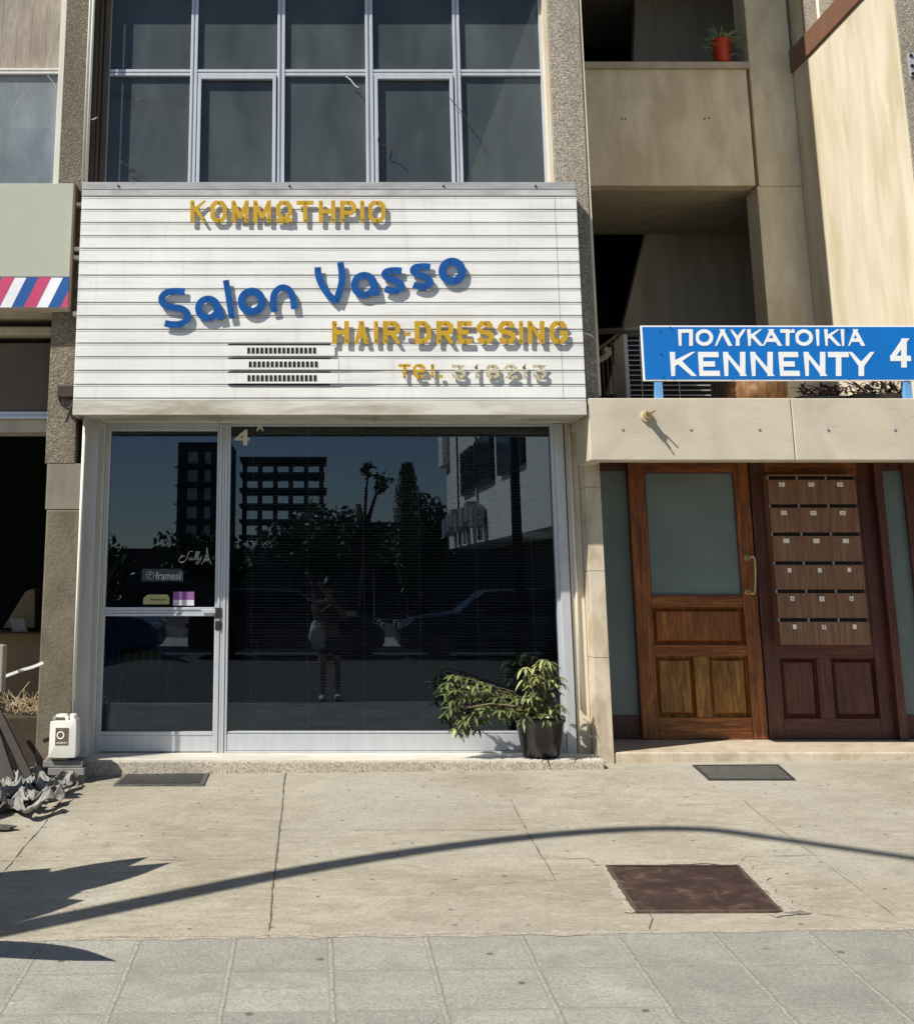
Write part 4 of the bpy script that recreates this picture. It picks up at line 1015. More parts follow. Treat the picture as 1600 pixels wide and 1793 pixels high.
# marble piers and step
mz = [0, P(1060, 1152, YM)[1], P(1060, 1000, YM)[1], P(1060, 853, YM)[1], zc0 + .238]
mk = MB()
for i in range(4): mk.box(1.832, P(1061, 1050, YM)[0], YM, YD + .2, mz[i] + (.002 if i else 0), mz[i + 1] - .001)
mk.build('marble_pier', 'marble', AB, .002)
XM1 = P(1061, 1050, YM)[0]
MB().box(XM1 + .003, 6.5, YM + .01, YD + .3, -.02, ZB - .005).build('entrance_step', 'marble', AB, .008)
MB().box(5.6, 6.5, YM, YD + .2, ZB, zc0 - .001).build('marble_pier', 'marble', AB)
eb = MB(); eb.box(1.9, 6.5, 3.0, 3.1, 0, 2.4).box(1.9, 6.5, YD + .2, 3.0, 0, .1).box(1.9, 1.98, YD + .2, 3, 0, 2.3)
eb.build('lobby', 'shop_wall', AB)

# --- entrance doors
yd = YD
def dr(a, b, c, d, y=None): return rect(a, b, c, d, yd if y is None else y)
X = lambda px, py=1050: P(px, py, yd)[0]
xA = P(1097, 810, yd)[0]; xB = P(1127, 827, yd)[0]; xC = P(1284, 827, yd)[0]; xD = P(1309, 827, yd)[0]; xE = P(1312, 827, yd)[0]
zgt, zgb = P(1200, 827, yd)[1], P(1200, 1043, yd)[1]
ztop = zc0 + .235
def leaf(name, xs, xe, xi0, xi1, mat, mat_across, worn, panels, glassy):
    fr = MB()
    fr.box(xs, xi0, yd, yd + .045, ZB, ztop).box(xi1, xe, yd, yd + .045, ZB, ztop)
    o = fr.build(name, mat, AB, .003)
    return o
x_l0 = xA + .045
DL = MB().box(x_l0, xB, yd, yd + .045, ZB, ztop).box(xC, xD, yd, yd + .045, ZB, ztop).build('entrance_door', 'oak', AB, .003)
zr1 = P(1200, 1064, yd)[1]
p1 = dr(1147, 1068, 1302, 1128); p2 = dr(1149, 1150, 1219, 1255); p3 = dr(1240, 1150, 1311, 1257)
xi0, xi1 = xB + .001, xC - .001
boxes('rail', 'oak_across', DL, [(xi0, xi1, yd + .001, yd + .044, zgt, ztop), (xi0, xi1, yd + .001, yd + .044, zr1 + .004, zgb), (xi0, xi1, yd + .001, yd + .044, p2[3] + .004, p1[2] - .004), (xi0, xi1, yd + .001, yd + .044, ZB, p2[2] - .004)], .003)
MB().box(p2[1] + .004, p3[0] - .004, yd + .001, yd + .044, p2[2] - .0035, p2[3] + .0035).build('stile', 'oak_worn', DL, .003)
def panel(px0, px1, pz0, pz1, mat, par, y=yd):
    m = MB(); e = .035; f = .014
    a = [(px0, y + .026, pz0), (px1, y + .026, pz0), (px1, y + .026, pz1), (px0, y + .026, pz1)]
    b = [(px0 + f, y + .022, pz0 + f), (px1 - f, y + .022, pz0 + f), (px1 - f, y + .022, pz1 - f), (px0 + f, y + .022, pz1 - f)]
    c = [(px0 + f + .002, y + .032, pz0 + f + .002), (px1 - f - .002, y + .032, pz0 + f + .002), (px1 - f - .002, y + .032, pz1 - f - .002), (px0 + f + .002, y + .032, pz1 - f - .002)]
    d = [(px0 + e, y + .008, pz0 + e), (px1 - e, y + .008, pz0 + e), (px1 - e, y + .008, pz1 - e), (px0 + e, y + .008, pz1 - e)]
    fs = []
    for l in range(3):
        for i in range(4): fs.append((l * 4 + i, l * 4 + (i + 1) % 4, (l + 1) * 4 + (i + 1) % 4, (l + 1) * 4 + i))
    fs.append((12, 13, 14, 15)); m.add(a + b + c + d, fs); return m.build('panel', mat, par)
L0 = xB + .002
panel(xi0, xi1, p1[2] - .003, p1[3] + .0, 'oak', DL) if False else None
panel(xB - .002, xC + .002, p1[2] - .006, zr1 + .006, 'oak', DL)
panel(xB - .002, p2[1] + .006, p2[2] - .006, p2[3] + .006, 'oak_worn', DL)
panel(p3[0] - .006, xC + .002, p2[2] - .006, p2[3] + .006, 'oak_worn', DL)
MB().box(xB - .002, xC + .002, yd + .02, yd + .026, zgb - .002, zgt + .002).build('pane', 'frosted_glass', DL)
zbd = MB(); e = .008
zbd.box(xB, xC, yd + .003, yd + .0195, zgb, zgb + e).box(xB, xC, yd + .003, yd + .0195, zgt - e, zgt).box(xB, xB + e, yd + .003, yd + .0195, zgb + e, zgt - e).box(xC - e, xC, yd + .003, yd + .0195, zgb + e, zgt - e)
zbd.build('glazing_bead', 'mahogany', DL)
hp = [P(a, b, yd) for a, b in [(1308, 977), (1316, 980), (1316.5, 1034), (1309, 1037)]]
hd = MB().tube([(v.x, yd - .055, v.y) for v in smooth_pts([(hp[0][0], hp[0][1] + .004), (hp[1][0], hp[1][1]), (hp[2][0], hp[2][1]), (hp[3][0], hp[3][1] - .004)], 6)], .009, 10)
hd.build('handle', 'brass', DL, 0, True)
for q in (hp[0], hp[3]):
    MB().tube([(q[0] - .006, yd - .062, q[1]), (q[0] - .006, yd - .001, q[1])], .012, 10).tube([(q[0] - .006, yd - .012, q[1]), (q[0] - .006, yd - .001, q[1])], .023, 14).build('handle_rose', 'brass', DL, 0)
# right leaf
xG = P(1342, 850, yd)[0]; xH = P(1497, 1240, yd)[0]; xR1 = P(1500, 830, yd)[0]
DR_ = MB().box(xE, xG - .01, yd, yd + .045, ZB, ztop).box(xR1, xR1 + .075, yd, yd + .045, ZB, ztop).build('entrance_door', 'mahogany', AB, .003)
DR_['label'] = 'darker red-brown right leaf carrying the letterboxes'
q2 = dr(1365, 1153, 1436, 1257); q3 = dr(1454, 1153, 1527, 1258)
zq = P(1440, 1134, yd)[1]
boxes('rail', 'mahogany_across', DR_, [(xG - .009, xR1 - .001, yd + .001, yd + .044, q2[3] + .004, zq + .6), (xG - .009, xR1 - .001, yd + .001, yd + .044, ZB, q2[2] - .004), (xG - .009, xR1 - .001, yd + .001, yd + .044, zq + .6, P(1400, 830, yd)[1] - .0)], .003)
MB().box(xG - .009, xR1 - .001, yd + .001, yd + .044, P(1400, 830, yd)[1] + .001, ztop).build('top_rail', 'oak_across', DR_, .003)
MB().box(q2[1] + .004, q3[0] - .004, yd + .001, yd + .044, q2[2] - .0035, q2[3] + .0035).build('stile', 'mahogany', DR_, .003)
panel(xG - .012, q2[1] + .006, q2[2] - .006, q2[3] + .006, 'mahogany', DR_)
panel(q3[0] - .006, xR1 + .002, q2[2] - .006, q2[3] + .006, 'mahogany', DR_)
# frame posts and side lights
MB().box(xA, x_l0 - .003, yd - .02, yd + .07, ZB, ztop).build('door_frame', 'oak', AB, .003)
MB().box(xD + .001, xE - .001, yd + .01, yd + .04, ZB, ztop).build('door_gap', 'void', AB)
xP0, xP1 = P(1527, 830, yd - .03)[0], P(1541, 830, yd - .03)[0]
MB().box(xR1 + .078, xP0 - .001, yd + .01, yd + .07, ZB, ztop).build('door_frame', 'mahogany', AB)
MB().box(xP0, xP1, yd - .06, yd + .07, ZB, ztop).build('door_frame', 'mahogany', AB, .003)
zsl = P(1080, 1252, yd + .05)[1]; zst = P(1080, 825, yd + .05)[1]
boxes('side_light_frame', 'mahogany', AB, [(XM1 + .002, xA - .001, yd + .03, yd + .07, ZB, zsl), (XM1 + .002, xA - .001, yd + .03, yd + .07, zst, ztop)])
MB().box(XM1 + .002, xA - .001, yd + .045, yd + .05, zsl, zst).build('side_light', 'frosted_glass', AB)
xS1 = xP1 + .62
boxes('side_light_frame', 'mahogany', AB, [(xP1 + .001, xS1, yd + .03, yd + .07, ZB, zsl), (xP1 + .001, xS1, yd + .03, yd + .07, zst, ztop), (P(1580, 830, yd)[0], xS1 + .1, yd + .0, yd + .029, ZB, ztop)])
MB().box(xP1 + .001, xS1, yd + .045, yd + .05, zsl, zst).build('side_light', 'frosted_glass', AB)
MB().box(xS1 + .101, 5.6, yd, yd + .05, ZB, ztop).build('wall', 'plaster', AB)

# --- letterboxes
ym = yd - .11
MU = thing('letterbox_unit', 'tall brown wood-grain bank of eighteen letterboxes fixed on the right door leaf', 'letterboxes', (3.4, ym, .9))
xm0 = P(1343, 833, ym)[0]; xm1 = P(1496, 833, ym)[0]
slots = [834.5, 883.5, 933, 983.5, 1033, 1083]; zbm = P(1440, 1130, ym)[1]
slz = [P(1420, q, ym)[1] for q in slots] + [zbm]
MB().box(xm0 + .004, xm1 - .004, ym + .012, yd - .001, zbm + .004, slz[0] + .004).build('carcass', 'laminate', MU)
tt = .006
MB().box(xm0, xm1, ym, ym + .1, slz[0] + .004, slz[0] + .016).build('top_board', 'laminate', MU)
xw = (xm1 - xm0) / 3
NUM = [['1', '17', '18'], ['13', '14', '15'], ['10', '11', '12'], ['7', '8', '9'], ['4', '5', '6'], ['1', '2', '3']]
for i in range(6):
    zt = slz[i]; zbt = slz[i + 1]
    sh_ = .022
    for j in range(3):
        xa = xm0 + j * xw; xb = xa + xw
        f = MB().box(xa + .0006, xb - .0006, ym, ym + .011, zbt + .005, zt - sh_)
        o = f.build('letterbox', 'laminate', MU, .0015)
        MB().box(xa + .009, xb - .009, ym + .0095, ym + .0118, zt - sh_ + .001, zt + .002).build('slot', 'void', o)
        MB().box(xa - .004, xa + .004, ym - .001, ym + .0118, zt - sh_ + .0005, zt + .002).build('divider', 'grille_grey', o)
        lw = .042 if i < 3 else .026; lh = .031
        lx = (xa + xb) / 2 + (-.006 if i < 3 else .0) + R.uniform(-.003, .003); lz = zt - sh_ - .034 - R.uniform(0, .004)
        if (i, j) in ((4, 1),): lw = .034; lh = .036
        l_ = MB().box(lx - lw / 2, lx + lw / 2, ym - .002, ym - .0003, lz - lh / 2, lz + lh / 2).build('number_label', 'white_label', o)
        if (i, j) in ((4, 0), (5, 1), (4, 2), (4, 1)):
            text(NUM[i][j], 'number', 'ink' if (i, j) != (4, 1) else 'ink_faint', o, lx - .006, lx + .006, lz - .009, lz + .009, ym - .0035, .001, .02)
        elif i < 2 : text(NUM[i][j], 'number', 'ink_faint', o, lx - .01 , lx + .01 if i or j else lx - .004, lz - .007, lz + .007, ym - .0035, .001)
xq, zq_ = P(1436, 1043, ym); text('2001', 'number', 'ink', MU, xq - .03, xq + .025, zq_ - .005, zq_ + .005, ym - .003, .001, .01)

# --- lamp fitting on the canopy face
LF = thing('bulkhead_lamp', 'small round brass lamp fitting with broken holder on the canopy face, casting a long shadow', 'lamp', (2.1, YCN, 2.3))
x, z = P(1133, 728, YCN - .03)
MB().tube([(x, YCN - .002, z), (x, YCN - .022, z)], [.040, .036], 20).build('base', 'cream_paint', LF, 0, False)
MB().tube([(x, YCN - .022, z), (x, YCN - .075, z - .002)], [.024, .021], 14, cap=True).build('holder', 'brass', LF)
lfm = MB()
for dx_, dz_ in ((-.014, .012), (.016, .014), (.0, -.018)): lfm.tube([(x + dx_, YCN - .07, z + dz_), (x + dx_ * 1.7, YCN - .115, z + dz_ * 1.5)], .005, 6)
lfm.build('prongs', 'brass', LF)

# --- address sign on blue posts
YA = -.58
AS = thing('address_sign', 'long blue street sign with white Greek and Latin capitals above the entrance canopy', 'sign', (3.2, YA, 2.5))
xa0 = P(1121, 571, YA)[0]; za1 = P(1300, 570, YA)[1]; za0 = P(1300, 667, YA)[1]; xa1 = 4.10
MB().box(xa0, xa1, YA, YA + .02, za0, za1).build('panel', 'sign_lettering', AS, .002)
bw = .010
MB().box(xa0 + bw, xa1 - bw, YA - .002, YA - .0004, za0 + bw, za1 - bw).build('face', 'address_blue', AS)
yt = YA - .0042
for ch, a, b in [('U', 497, 567), ('o', 578, 662), ('L', 664, 746), ('Y', 738, 814), ('K', 820, 890), ('A', 886, 978), ('T', 974, 1044), ('o', 1043, 1127), ('I', 1139, 1157), ('K', 1179, 1252), ('I', 1256, 1273), ('A', 1284, 1366)]:
    block(ch, a, b, 97, 175, (1000, 540), 2.667, 17, 'sign_lettering', yt, AS, .0012, False, .0002)
for ch, a, b in [('K', 459, 578), ('E', 590, 690), ('N', 707, 812), ('N', 834, 940), ('E', 965, 1062), ('N', 1083, 1185), ('T', 1196, 1298), ('Y', 1292, 1414)]:
    block(ch, a, b, 203, 316, (1000, 540), 2.667, 25, 'sign_lettering', yt, AS, .0012, False, .0002)
BL['4'] = [[(.78, 0), (.78, 1)], [(.78, 1), (0, .27)], [(0, .27), (1, .27)]]
block('4', 1478, 1582, 140, 276, (1000, 540), 2.667, 25, 'sign_lettering', yt, AS, .0012, False, .0002)
for (a, b) in [(1154, 579), (1156, 619), (1159, 659), (1172, 573), (1276, 574), (1380, 574), (1480, 575), (1178, 662), (1281, 663), (1385, 663), (1484, 662), (1585, 663)]:
    x, z = P(a, b, YA); MB().tube([(x, YA - .014, z), (x, YA - .002, z)], .004, 8).build('bolt', 'address_blue', AS)
for a in (1154, 1590):
    x = P(a, 684, YA)[0]; MB().box(x - .026, x + .026, YA + .004, YA + .045, zc1 + .001, za0 - .001).build('post', 'post_blue', AS, .004)

# --- things standing on the canopy
AC = thing('air_conditioner', 'grey air conditioner grille half hidden behind the left end of the blue sign', 'air conditioner', (2.2, .2, 2.44))
ya = .1; x0a, x1a = P(1098, 600, ya)[0], P(1165, 600, ya)[0]; zt_ = 2.95
MB().box(x0a, x1a + .3, ya + .012, ya + .3, zc1 + .001, zt_).build('casing', 'void', AC)
MB().box(x0a - .03, x0a, ya - .01, ya + .3, zc1, zt_ + .02).build('side_panel', 'grille_grey', AC, .006)
gm = MB(); z = zc1 + .012
while z < zt_: gm.box(x0a, x1a + .3, ya, ya + .006, z, z + .006); z += .036
for q in (x0a + .085, x0a + .2, x0a + .35): gm.box(q, q + .005, ya - .002, ya + .004, zc1 + .01, zt_)
gm.build('grille', 'grille_grey', AC)
MB().box(x0a, x1a + .3, ya - .01, ya + .3, zt_ + .001, zt_ + .02).build('top_panel', 'dark_metal', AC, .004)
AF = thing('air_conditioner', 'black outdoor fan unit seen in the gap beneath the blue sign', 'air conditioner', (2.7, .3, 2.44))
ya = .25; xf0, xf1 = P(1176, 680, ya)[0], P(1268, 680, ya)[0]
MB().box(xf0, xf1, ya, ya + .3, zc1 + .001, 2.95).build('casing', 'black_metal', AF, .01)
xc_, zc_ = P(1226, 683, ya)
MB().tube([(xc_, ya - .02, zc_ + .0), (xc_, ya - .001, zc_)], .05, 20).build('fan_hub', 'dark_metal', AF)
fg = MB()
for rr in (.08, .11, .14, .17): ribbon(fg, [(xc_ + rr * math.cos(t), zc_ + rr * math.sin(t)) for t in [2 * PI * k / 28 for k in range(28)]], .004, ya - .012, .004, True)
fg.build('fan_guard', 'dark_metal', AF)
rx0, rx1 = P(1270, 680, .2)[0], P(1400, 680, .2)[0]; rc = (rx0 + rx1) / 2; rr = (rx1 - rx0) / 2
RP = thing('planter', 'rusty round tin planter half hidden under the blue sign', 'planter', (rc, .45, 2.44))
MB().lathe([(0, zc1 + .002), (rr * .93, zc1 + .002), (rr, 2.9), (rr - .02, 2.9), (rr - .03, 2.8), (0, 2.8)], rc, .45, 36).build('tin', 'rusty_tin', RP, 0, True)
# iron railing and bracket behind the sign box
RL = thing('iron_stair_rail', 'thin brown iron handrail climbing in the dark gap behind the sign box', 'handrail', (2, .8, 2.44))
ra = P(1046, 612, .8); rb = P(1092, 578, .8)
MB().tube([(ra[0] - .05, .8, ra[1] - .04), (rb[0], .8, rb[1])], .012, 8).build('handrail', 'brown_paint', RL)
bm_ = MB()
for k in range(7):
    f = k / 6; xx = ra[0] + (rb[0] - ra[0]) * f; zz_ = ra[1] + (rb[1] - ra[1]) * f; bm_.tube([(xx, .8, zc1), (xx, .8, zz_)], .006, 6)
bm_.build('balusters', 'brown_paint', RL)
a = P(1040, 572, -.1); b = P(1118, 580, -.5)
tag(MB().tube([(a[0], .1, a[1]), (b[0], -.55, b[1])], .022, 8).build('support_bar', 'black_metal'), 'black bar bracing the left end of the blue sign back to the wall', 'bracket')
hs = smooth_pts([P(p_, q, -.2) for p_, q in [(1024, 637), (1036, 634), (1050, 630), (1062, 622), (1066, 614), (1058, 612)]], 6)
hm = MB(); n = len(hs); hm.tube([(v.x, -.2, v.y) for v in hs], [.018 + .004 * (i % 2) for i in range(n)], 10)
HO = hm.build('corrugated_hose', 'rubble', None, 0, True); tag(HO, 'grey corrugated hose curling out from behind the white sign box', 'hose')
r = rect(1037, 636, 1047, 654, -.22); MB().box(r[0], r[1], -.23, -.215, r[2], r[3]).build('hose_tie', 'rubble', HO)
q = [P(a, b, -.55) for a, b in [(1021, 579), (1036, 584), (1039, 590), (1034, 586), (1022, 582)]]
tag(MB().prism([(a + .015, b) for a, b in q][::-1], -.5, -.497).build('white_tape_end', 'wool_white'), 'white torn strip end sticking out right of the white sign box', 'tape')

# ================================================================== PLANTS
def leafshape(mb, base, d, L, W, droop=.35, up=None, n=4):
    d = Vector(d).normalized(); side = d.cross(Vector((0, 0, 1)));
    side = side.normalized() if side.length > .05 else Vector((1, 0, 0))
    side = (side + Vector((R.uniform(-.5, .5), R.uniform(-.5, .5), R.uniform(-.4, .4))) * .6).normalized()
    vs = []; k = Vector(base)
    for i in range(n + 1):
        t = i / n; wv = W * math.sin(PI * min(.97, t * .9 + .08)) * (1 if t < .99 else .1)
        c = k + d * L * t + Vector((0, 0, -droop * L * t * t)); nrm = side.cross(d) * wv * .18
        vs += [c - side * wv / 2 + nrm, c, c + side * wv / 2 + nrm]
    fs = []
    for i in range(n):
        a = i * 3; fs += [(a, a + 1, a + 4, a + 3), (a + 1, a + 2, a + 5, a + 4)]
    mb.add(vs, fs)
# schefflera in the black pot
ppx, ppy = P(950, 1290, -.3)[0], -.215
PT = thing('potted_plant', 'leafy umbrella plant drooping from a glossy black pot on the salon doorstep', 'potted plant', (ppx, ppy, .05))
ztp = P(945, 1258, ppy - .15)[1]; zbt = SILL + .007
rt = (P(993, 1258, ppy)[0] - P(905, 1258, ppy)[0]) / 2; 
MB().lathe([(0, zbt), (rt * .68, zbt), (rt * .74, zbt + .02), (rt * .96, ztp - .035), (rt * 1.02, ztp - .03), (rt * 1.02, ztp), (rt * .94, ztp), (rt * .9, ztp - .04)], ppx, ppy, 40).build('pot', 'black_pot', PT, 0, True)
MB().lathe([(0, ztp - .02), (rt * .92, ztp - .025)], ppx, ppy, 24).build('soil', 'soil', PT)
stems = MB(); lf = MB(); ly = MB()
def whorl(c, r, n, tilt, L, W, young=False):
    for k in range(n):
        a = 2 * PI * k / n + R.uniform(-.25, .25)
        d = Vector((math.cos(a), math.sin(a) * .9, tilt + R.uniform(-.25, .2)))
        leafshape(ly if (young and R.random() < .5) or R.random() < .06 else lf, c, d, L * R.uniform(.75, 1.1), W * R.uniform(.8, 1.1), R.uniform(.2, .8))
def pp(px, py, y): q = P(px, py, y); return Vector((q[0], y, q[1]))
base = Vector((ppx, ppy, ztp))
clusters = [(785, 1195, -.42, 0), (800, 1183, -.5, 0), (822, 1188, -.40, 0), (838, 1195, -.5, 0), (848, 1205, -.38, 0), (790, 1225, -.45, 0), (798, 1210, -.55, 0), (808, 1248, -.42, 0), (812, 1262, -.5, 0), (845, 1262, -.45, 0), (800, 1240, -.38, 0), (825, 1252, -.5, 0), (850, 1238, -.5, 0),
            (858, 1232, -.42, 0), (870, 1222, -.5, 0), (882, 1232, -.42, 0), (875, 1245, -.55, 0), (893, 1240, -.5, 0), (888, 1218, -.4, 0), (905, 1228, -.45, 0), (900, 1245, -.58, 0),
            (922, 1168, -.45, 1), (918, 1190, -.42, 1), (932, 1200, -.5, 1), (946, 1162, -.42, 1), (952, 1155, -.5, 1), (955, 1178, -.4, 1), (940, 1185, -.55, 1), (962, 1190, -.45, 1), (925, 1215, -.5, 0), (945, 1212, -.42, 1), (968, 1168, -.38, 1), (972, 1215, -.4, 0), (930, 1235, -.5, 0), (950, 1232, -.45, 0), (965, 1240, -.5, 0), (915, 1248, -.45, 0), (940, 1250, -.35, 0), (960, 1225, -.35, 0)]
clusters = clusters + [(935, 1172, -.44, 1), (962, 1160, -.42, 1), (928, 1182, -.5, 0), (970, 1200, -.46, 0), (975, 1235, -.5, 0), (955, 1252, -.56, 0), (920, 1256, -.56, 0), (935, 1222, -.54, 0), (975, 1185, -.4, 1), (792, 1188, -.38, 0), (812, 1215, -.5, 0), (830, 1210, -.42, 0), (835, 1240, -.5, 0), (805, 1232, -.42, 0), (788, 1240, -.48, 0), (820, 1275, -.44, 0),
            (778, 1205, -.46, 0), (785, 1215, -.4, 0), (840, 1222, -.46, 0), (798, 1275, -.44, 0), (832, 1268, -.4, 0), (856, 1200, -.36, 0), (815, 1200, -.38, 0)]
clusters = [(a, b, y + .12, g_) for a, b, y, g_ in clusters]
for (a, b, y, yg_) in clusters:
    c = pp(a, b, y)
    whorl(c, 0, R.randint(6, 8), R.uniform(-.35, .4), .074, .024, bool(yg_))
    whorl(c + Vector((R.uniform(-.03, .03), R.uniform(-.03, .05), R.uniform(-.04, .01))), 0, 5, -.3, .062, .02, bool(yg_))
    if R.random() < .85:
        mid_ = base.lerp(c, .55) + Vector((0, 0, .05)); q = smooth_pts([(0, 0), (1, 0)], 1)
        stems.tube([base + Vector((R.uniform(-.04, .04), R.uniform(-.03, .03), 0)), mid_, c], .0032, 5)
lf.build('foliage', 'leaf', PT); ly.build('young_foliage', 'leaf_yellow', PT)
for a, b, y in [(812, 1225, -.42), (845, 1232, -.44), (880, 1232, -.42)]: pass
stems.tube([base, pp(900, 1236, -.42), pp(860, 1232, -.42), pp(815, 1240, -.42)], .006, 6).tube([base, pp(938, 1225, -.42), pp(928, 1195, -.42), pp(922, 1170, -.44)], .005, 6).tube([base, pp(955, 1210, -.42), pp(950, 1165, -.45)], .005, 6)
stems.build('stem', 'stem', PT)

# spider plant on the parapet
sxp, szp = P(1265, 107, YP + .05); szp = zp1 + .060
SP = thing('spider_plant', 'small spiky plant in a shiny red pot on the landing parapet', 'potted plant', (sxp, YP + .06, szp))
hp_ = P(1265, 69, YP + .05)[1] - szp
MB().lathe([(0, szp), (.062, szp), (.066, szp + .02), (.07, szp + .022), (.074, szp + hp_ - .03), (.082, szp + hp_ - .028), (.082, szp + hp_), (.07, szp + hp_), (.068, szp + hp_ - .03), (0, szp + hp_ - .03)], sxp, YP + .06, 28).build('pot', 'red_pot', SP, 0, True)
sm_ = MB()
for k in range(75):
    a = R.uniform(0, 2 * PI); L = R.uniform(.18, .36); el = R.uniform(.2, 1.6)
    leafshape(sm_, (sxp + .02 * math.cos(a), YP + .06 + .02 * math.sin(a), szp + hp_ - .02), (math.cos(a), math.sin(a) * .8, el), L, .011, R.uniform(.3, 1.1), n=5)
for (dx_, dz_) in ((.12, -.1), (-.16, -.1), (.13, .0), (.1, -.16), (-.1, -.06)):
    for k in range(7): a = R.uniform(0, 2 * PI); leafshape(sm_, (sxp + dx_, YP + .0, szp + hp_ + dz_), (math.cos(a), math.sin(a) * .5, .3), .07, .006, .8)
sm_.build('foliage', 'spider_leaf', SP)

# purple-leaved plants behind the sign posts
for (a, y, n_, lab) in [(1440, .2, 150, 'dark purple-leaved plant under the middle of the blue sign'), (1535, .1, 150, 'dark purple spiky plant under the right end of the blue sign')]:
    x = P(a, 690, y)[0]; T = thing('leafy_plant', lab, 'plant', (x, y, zc1))
    f = MB()
    for k in range(n_):
        t = R.uniform(0, 2 * PI); bx_ = x + R.uniform(-.17, .17)
        leafshape(f, (bx_, y + R.uniform(-.06, .06), zc1 + R.uniform(.11, .19)), (math.cos(t), math.sin(t) * .5, R.uniform(.2, 1)), R.uniform(.06, .12), .02, .3)
    f.build('foliage', 'leaf_purple', T)
    MB().box(x - .19, x + .19, y - .07, y + .07, zc1 + .001, zc1 + .125).build('tray', 'black_pot', T, .004)

# ================================================================== LEFT FOREGROUND CLUTTER
def lp3(px, py, y): q = P(px, py, y); return (q[0], y, q[1])
# grey slabs under the jerrycan
yj = -.56
xj0, xj1 = P(79, 1340, yj)[0], P(147, 1340, yj)[0]
zg = gz(yj, -1.6); 
h1 = P(110, 1358, yj)[1]; h2 = P(110, 1344, yj)[1]; h3 = P(110, 1332, yj)[1]; h4 = P(110, 1322, yj)[1]
for i, (a, b, za_, zb__, y0_, y1_, lab) in enumerate([
    (95, 150, zg - .01, zg + .045, -.6, -.43, 'broken grey paving slab at the bottom of the little pile under the jerrycan'),
    (88, 151, zg + .047, zg + .09, -.62, -.44, 'grey paving slab in the middle of the pile under the jerrycan'),
    (78, 147, zg + .092, zg + .13, -.61, -.44, 'topmost grey paving slab of the pile under the jerrycan')]):
    x0_, x1_ = P(a, 1345, yj)[0], P(b, 1345, yj)[0]
    o = MB().box(x0_, x1_, y0_, y1_, za_, zb__).build('paving_slab', 'slab_grey', None, .004)
    tag(o, lab, 'paving slab', 'slabs stacked under the jerrycan')
ztop_s = zg + .132
cb_ = MB().prism([(P(82, 1330, yj)[0], ztop_s), (P(120, 1330, yj)[0], ztop_s), (P(118, 1322, yj)[0], ztop_s + .035), (P(88, 1322, yj)[0], ztop_s + .04)], -.6, -.47)
tag(cb_.build('concrete_chunk', 'cement_pale', None, .006), 'crumbly pale concrete chunk wedged on the slab pile beside the jerrycan', 'rubble')
# jerrycan
JC = thing('jerrycan', 'white plastic jerrycan with brown label standing on stacked slabs by the pillar', 'jerrycan', (P(113, 1300, yj)[0], yj, ztop_s))
jx0, jx1 = P(90, 1300, yj)[0], P(137, 1300, yj)[0]; jz0 = P(110, 1324, yj)[1]; jz1 = P(100, 1250, yj)[1]; jz0 = max(jz0, ztop_s + .002)
jw = jx1 - jx0; jh = jz1 - jz0
U = lambda u, v: (jx0 + u * jw, jz0 + v * jh)
out = smooth_pts([U(.02, .05), U(.08, .0), U(.9, .0), U(1, .06), U(1.0, .5), U(1.0, .8), U(.95, .86), U(.86, .88), U(.84, .95), U(.74, .95), U(.72, .87), U(.62, .84), U(.58, .97), U(.52, 1.0), U(.1, 1.0), U(.04, .96), U(.03, .5)], 4, True)
hole = [U(.22, .955), U(.2, .9), U(.22, .87), U(.46, .87), U(.48, .91), U(.46, .955)]
# body with a real handle hole: build below/above hole in pieces
lo_pts = [(v.x, v.y) for v in smooth_pts([U(.02, .06), U(.09, .0), U(.9, .0), U(1, .06), U(1.0, .45), U(1.0, .78), U(.94, .86), U(.86, .88), U(.72, .87), U(.62, .85), U(.4, .85), U(.1, .85), U(.03, .8), U(.02, .4)], 4, True)]
MB().prism(lo_pts, yj - .075, yj + .075).build('body', 'jerrycan', JC, .016, True, 3)
hb = MB(); ribbon(hb, [U(.1, .83), U(.09, .93), U(.15, .965), U(.52, .965), U(.58, .93), U(.60, .83)], jw * .11, yj - .03, .06); hb.build('handle', 'jerrycan', JC, .006)
xn, zn = U(.80, .87); MB().lathe([(0, zn), (.022, zn), (.022, zn + .03), (.018, zn + .034), (0, zn + .034)], xn, yj, 16).build('cap', 'jerrycan', JC)
a, b = U(.24, .30), U(.72, .70)
lbm = MB().box(a[0], b[0], yj - .0775, yj - .076, a[1], b[1]).build('label_sheet', 'can_label', JC)
xr_, zr_ = U(.43, .53); rg = MB(); ribbon(rg, [(xr_ + .02 * math.cos(t), zr_ + .02 * math.sin(t)) for t in [2 * PI * k / 20 for k in range(20)]], .007, yj - .079, .001, True); rg.build('emblem', 'white_label', JC)
text('AGENT', 'lettering', 'white_label', JC, *(lambda p, q: (p[0], q[0], p[1], q[1]))(U(.27, .33), U(.69, .37)), yj - .079, .001, .01)
text('ALL', 'lettering', 'ink_faint', JC, *(lambda p, q: (p[0], q[0], p[1], q[1]))(U(.37, .64), U(.60, .67)), yj - .079, .001, .01)

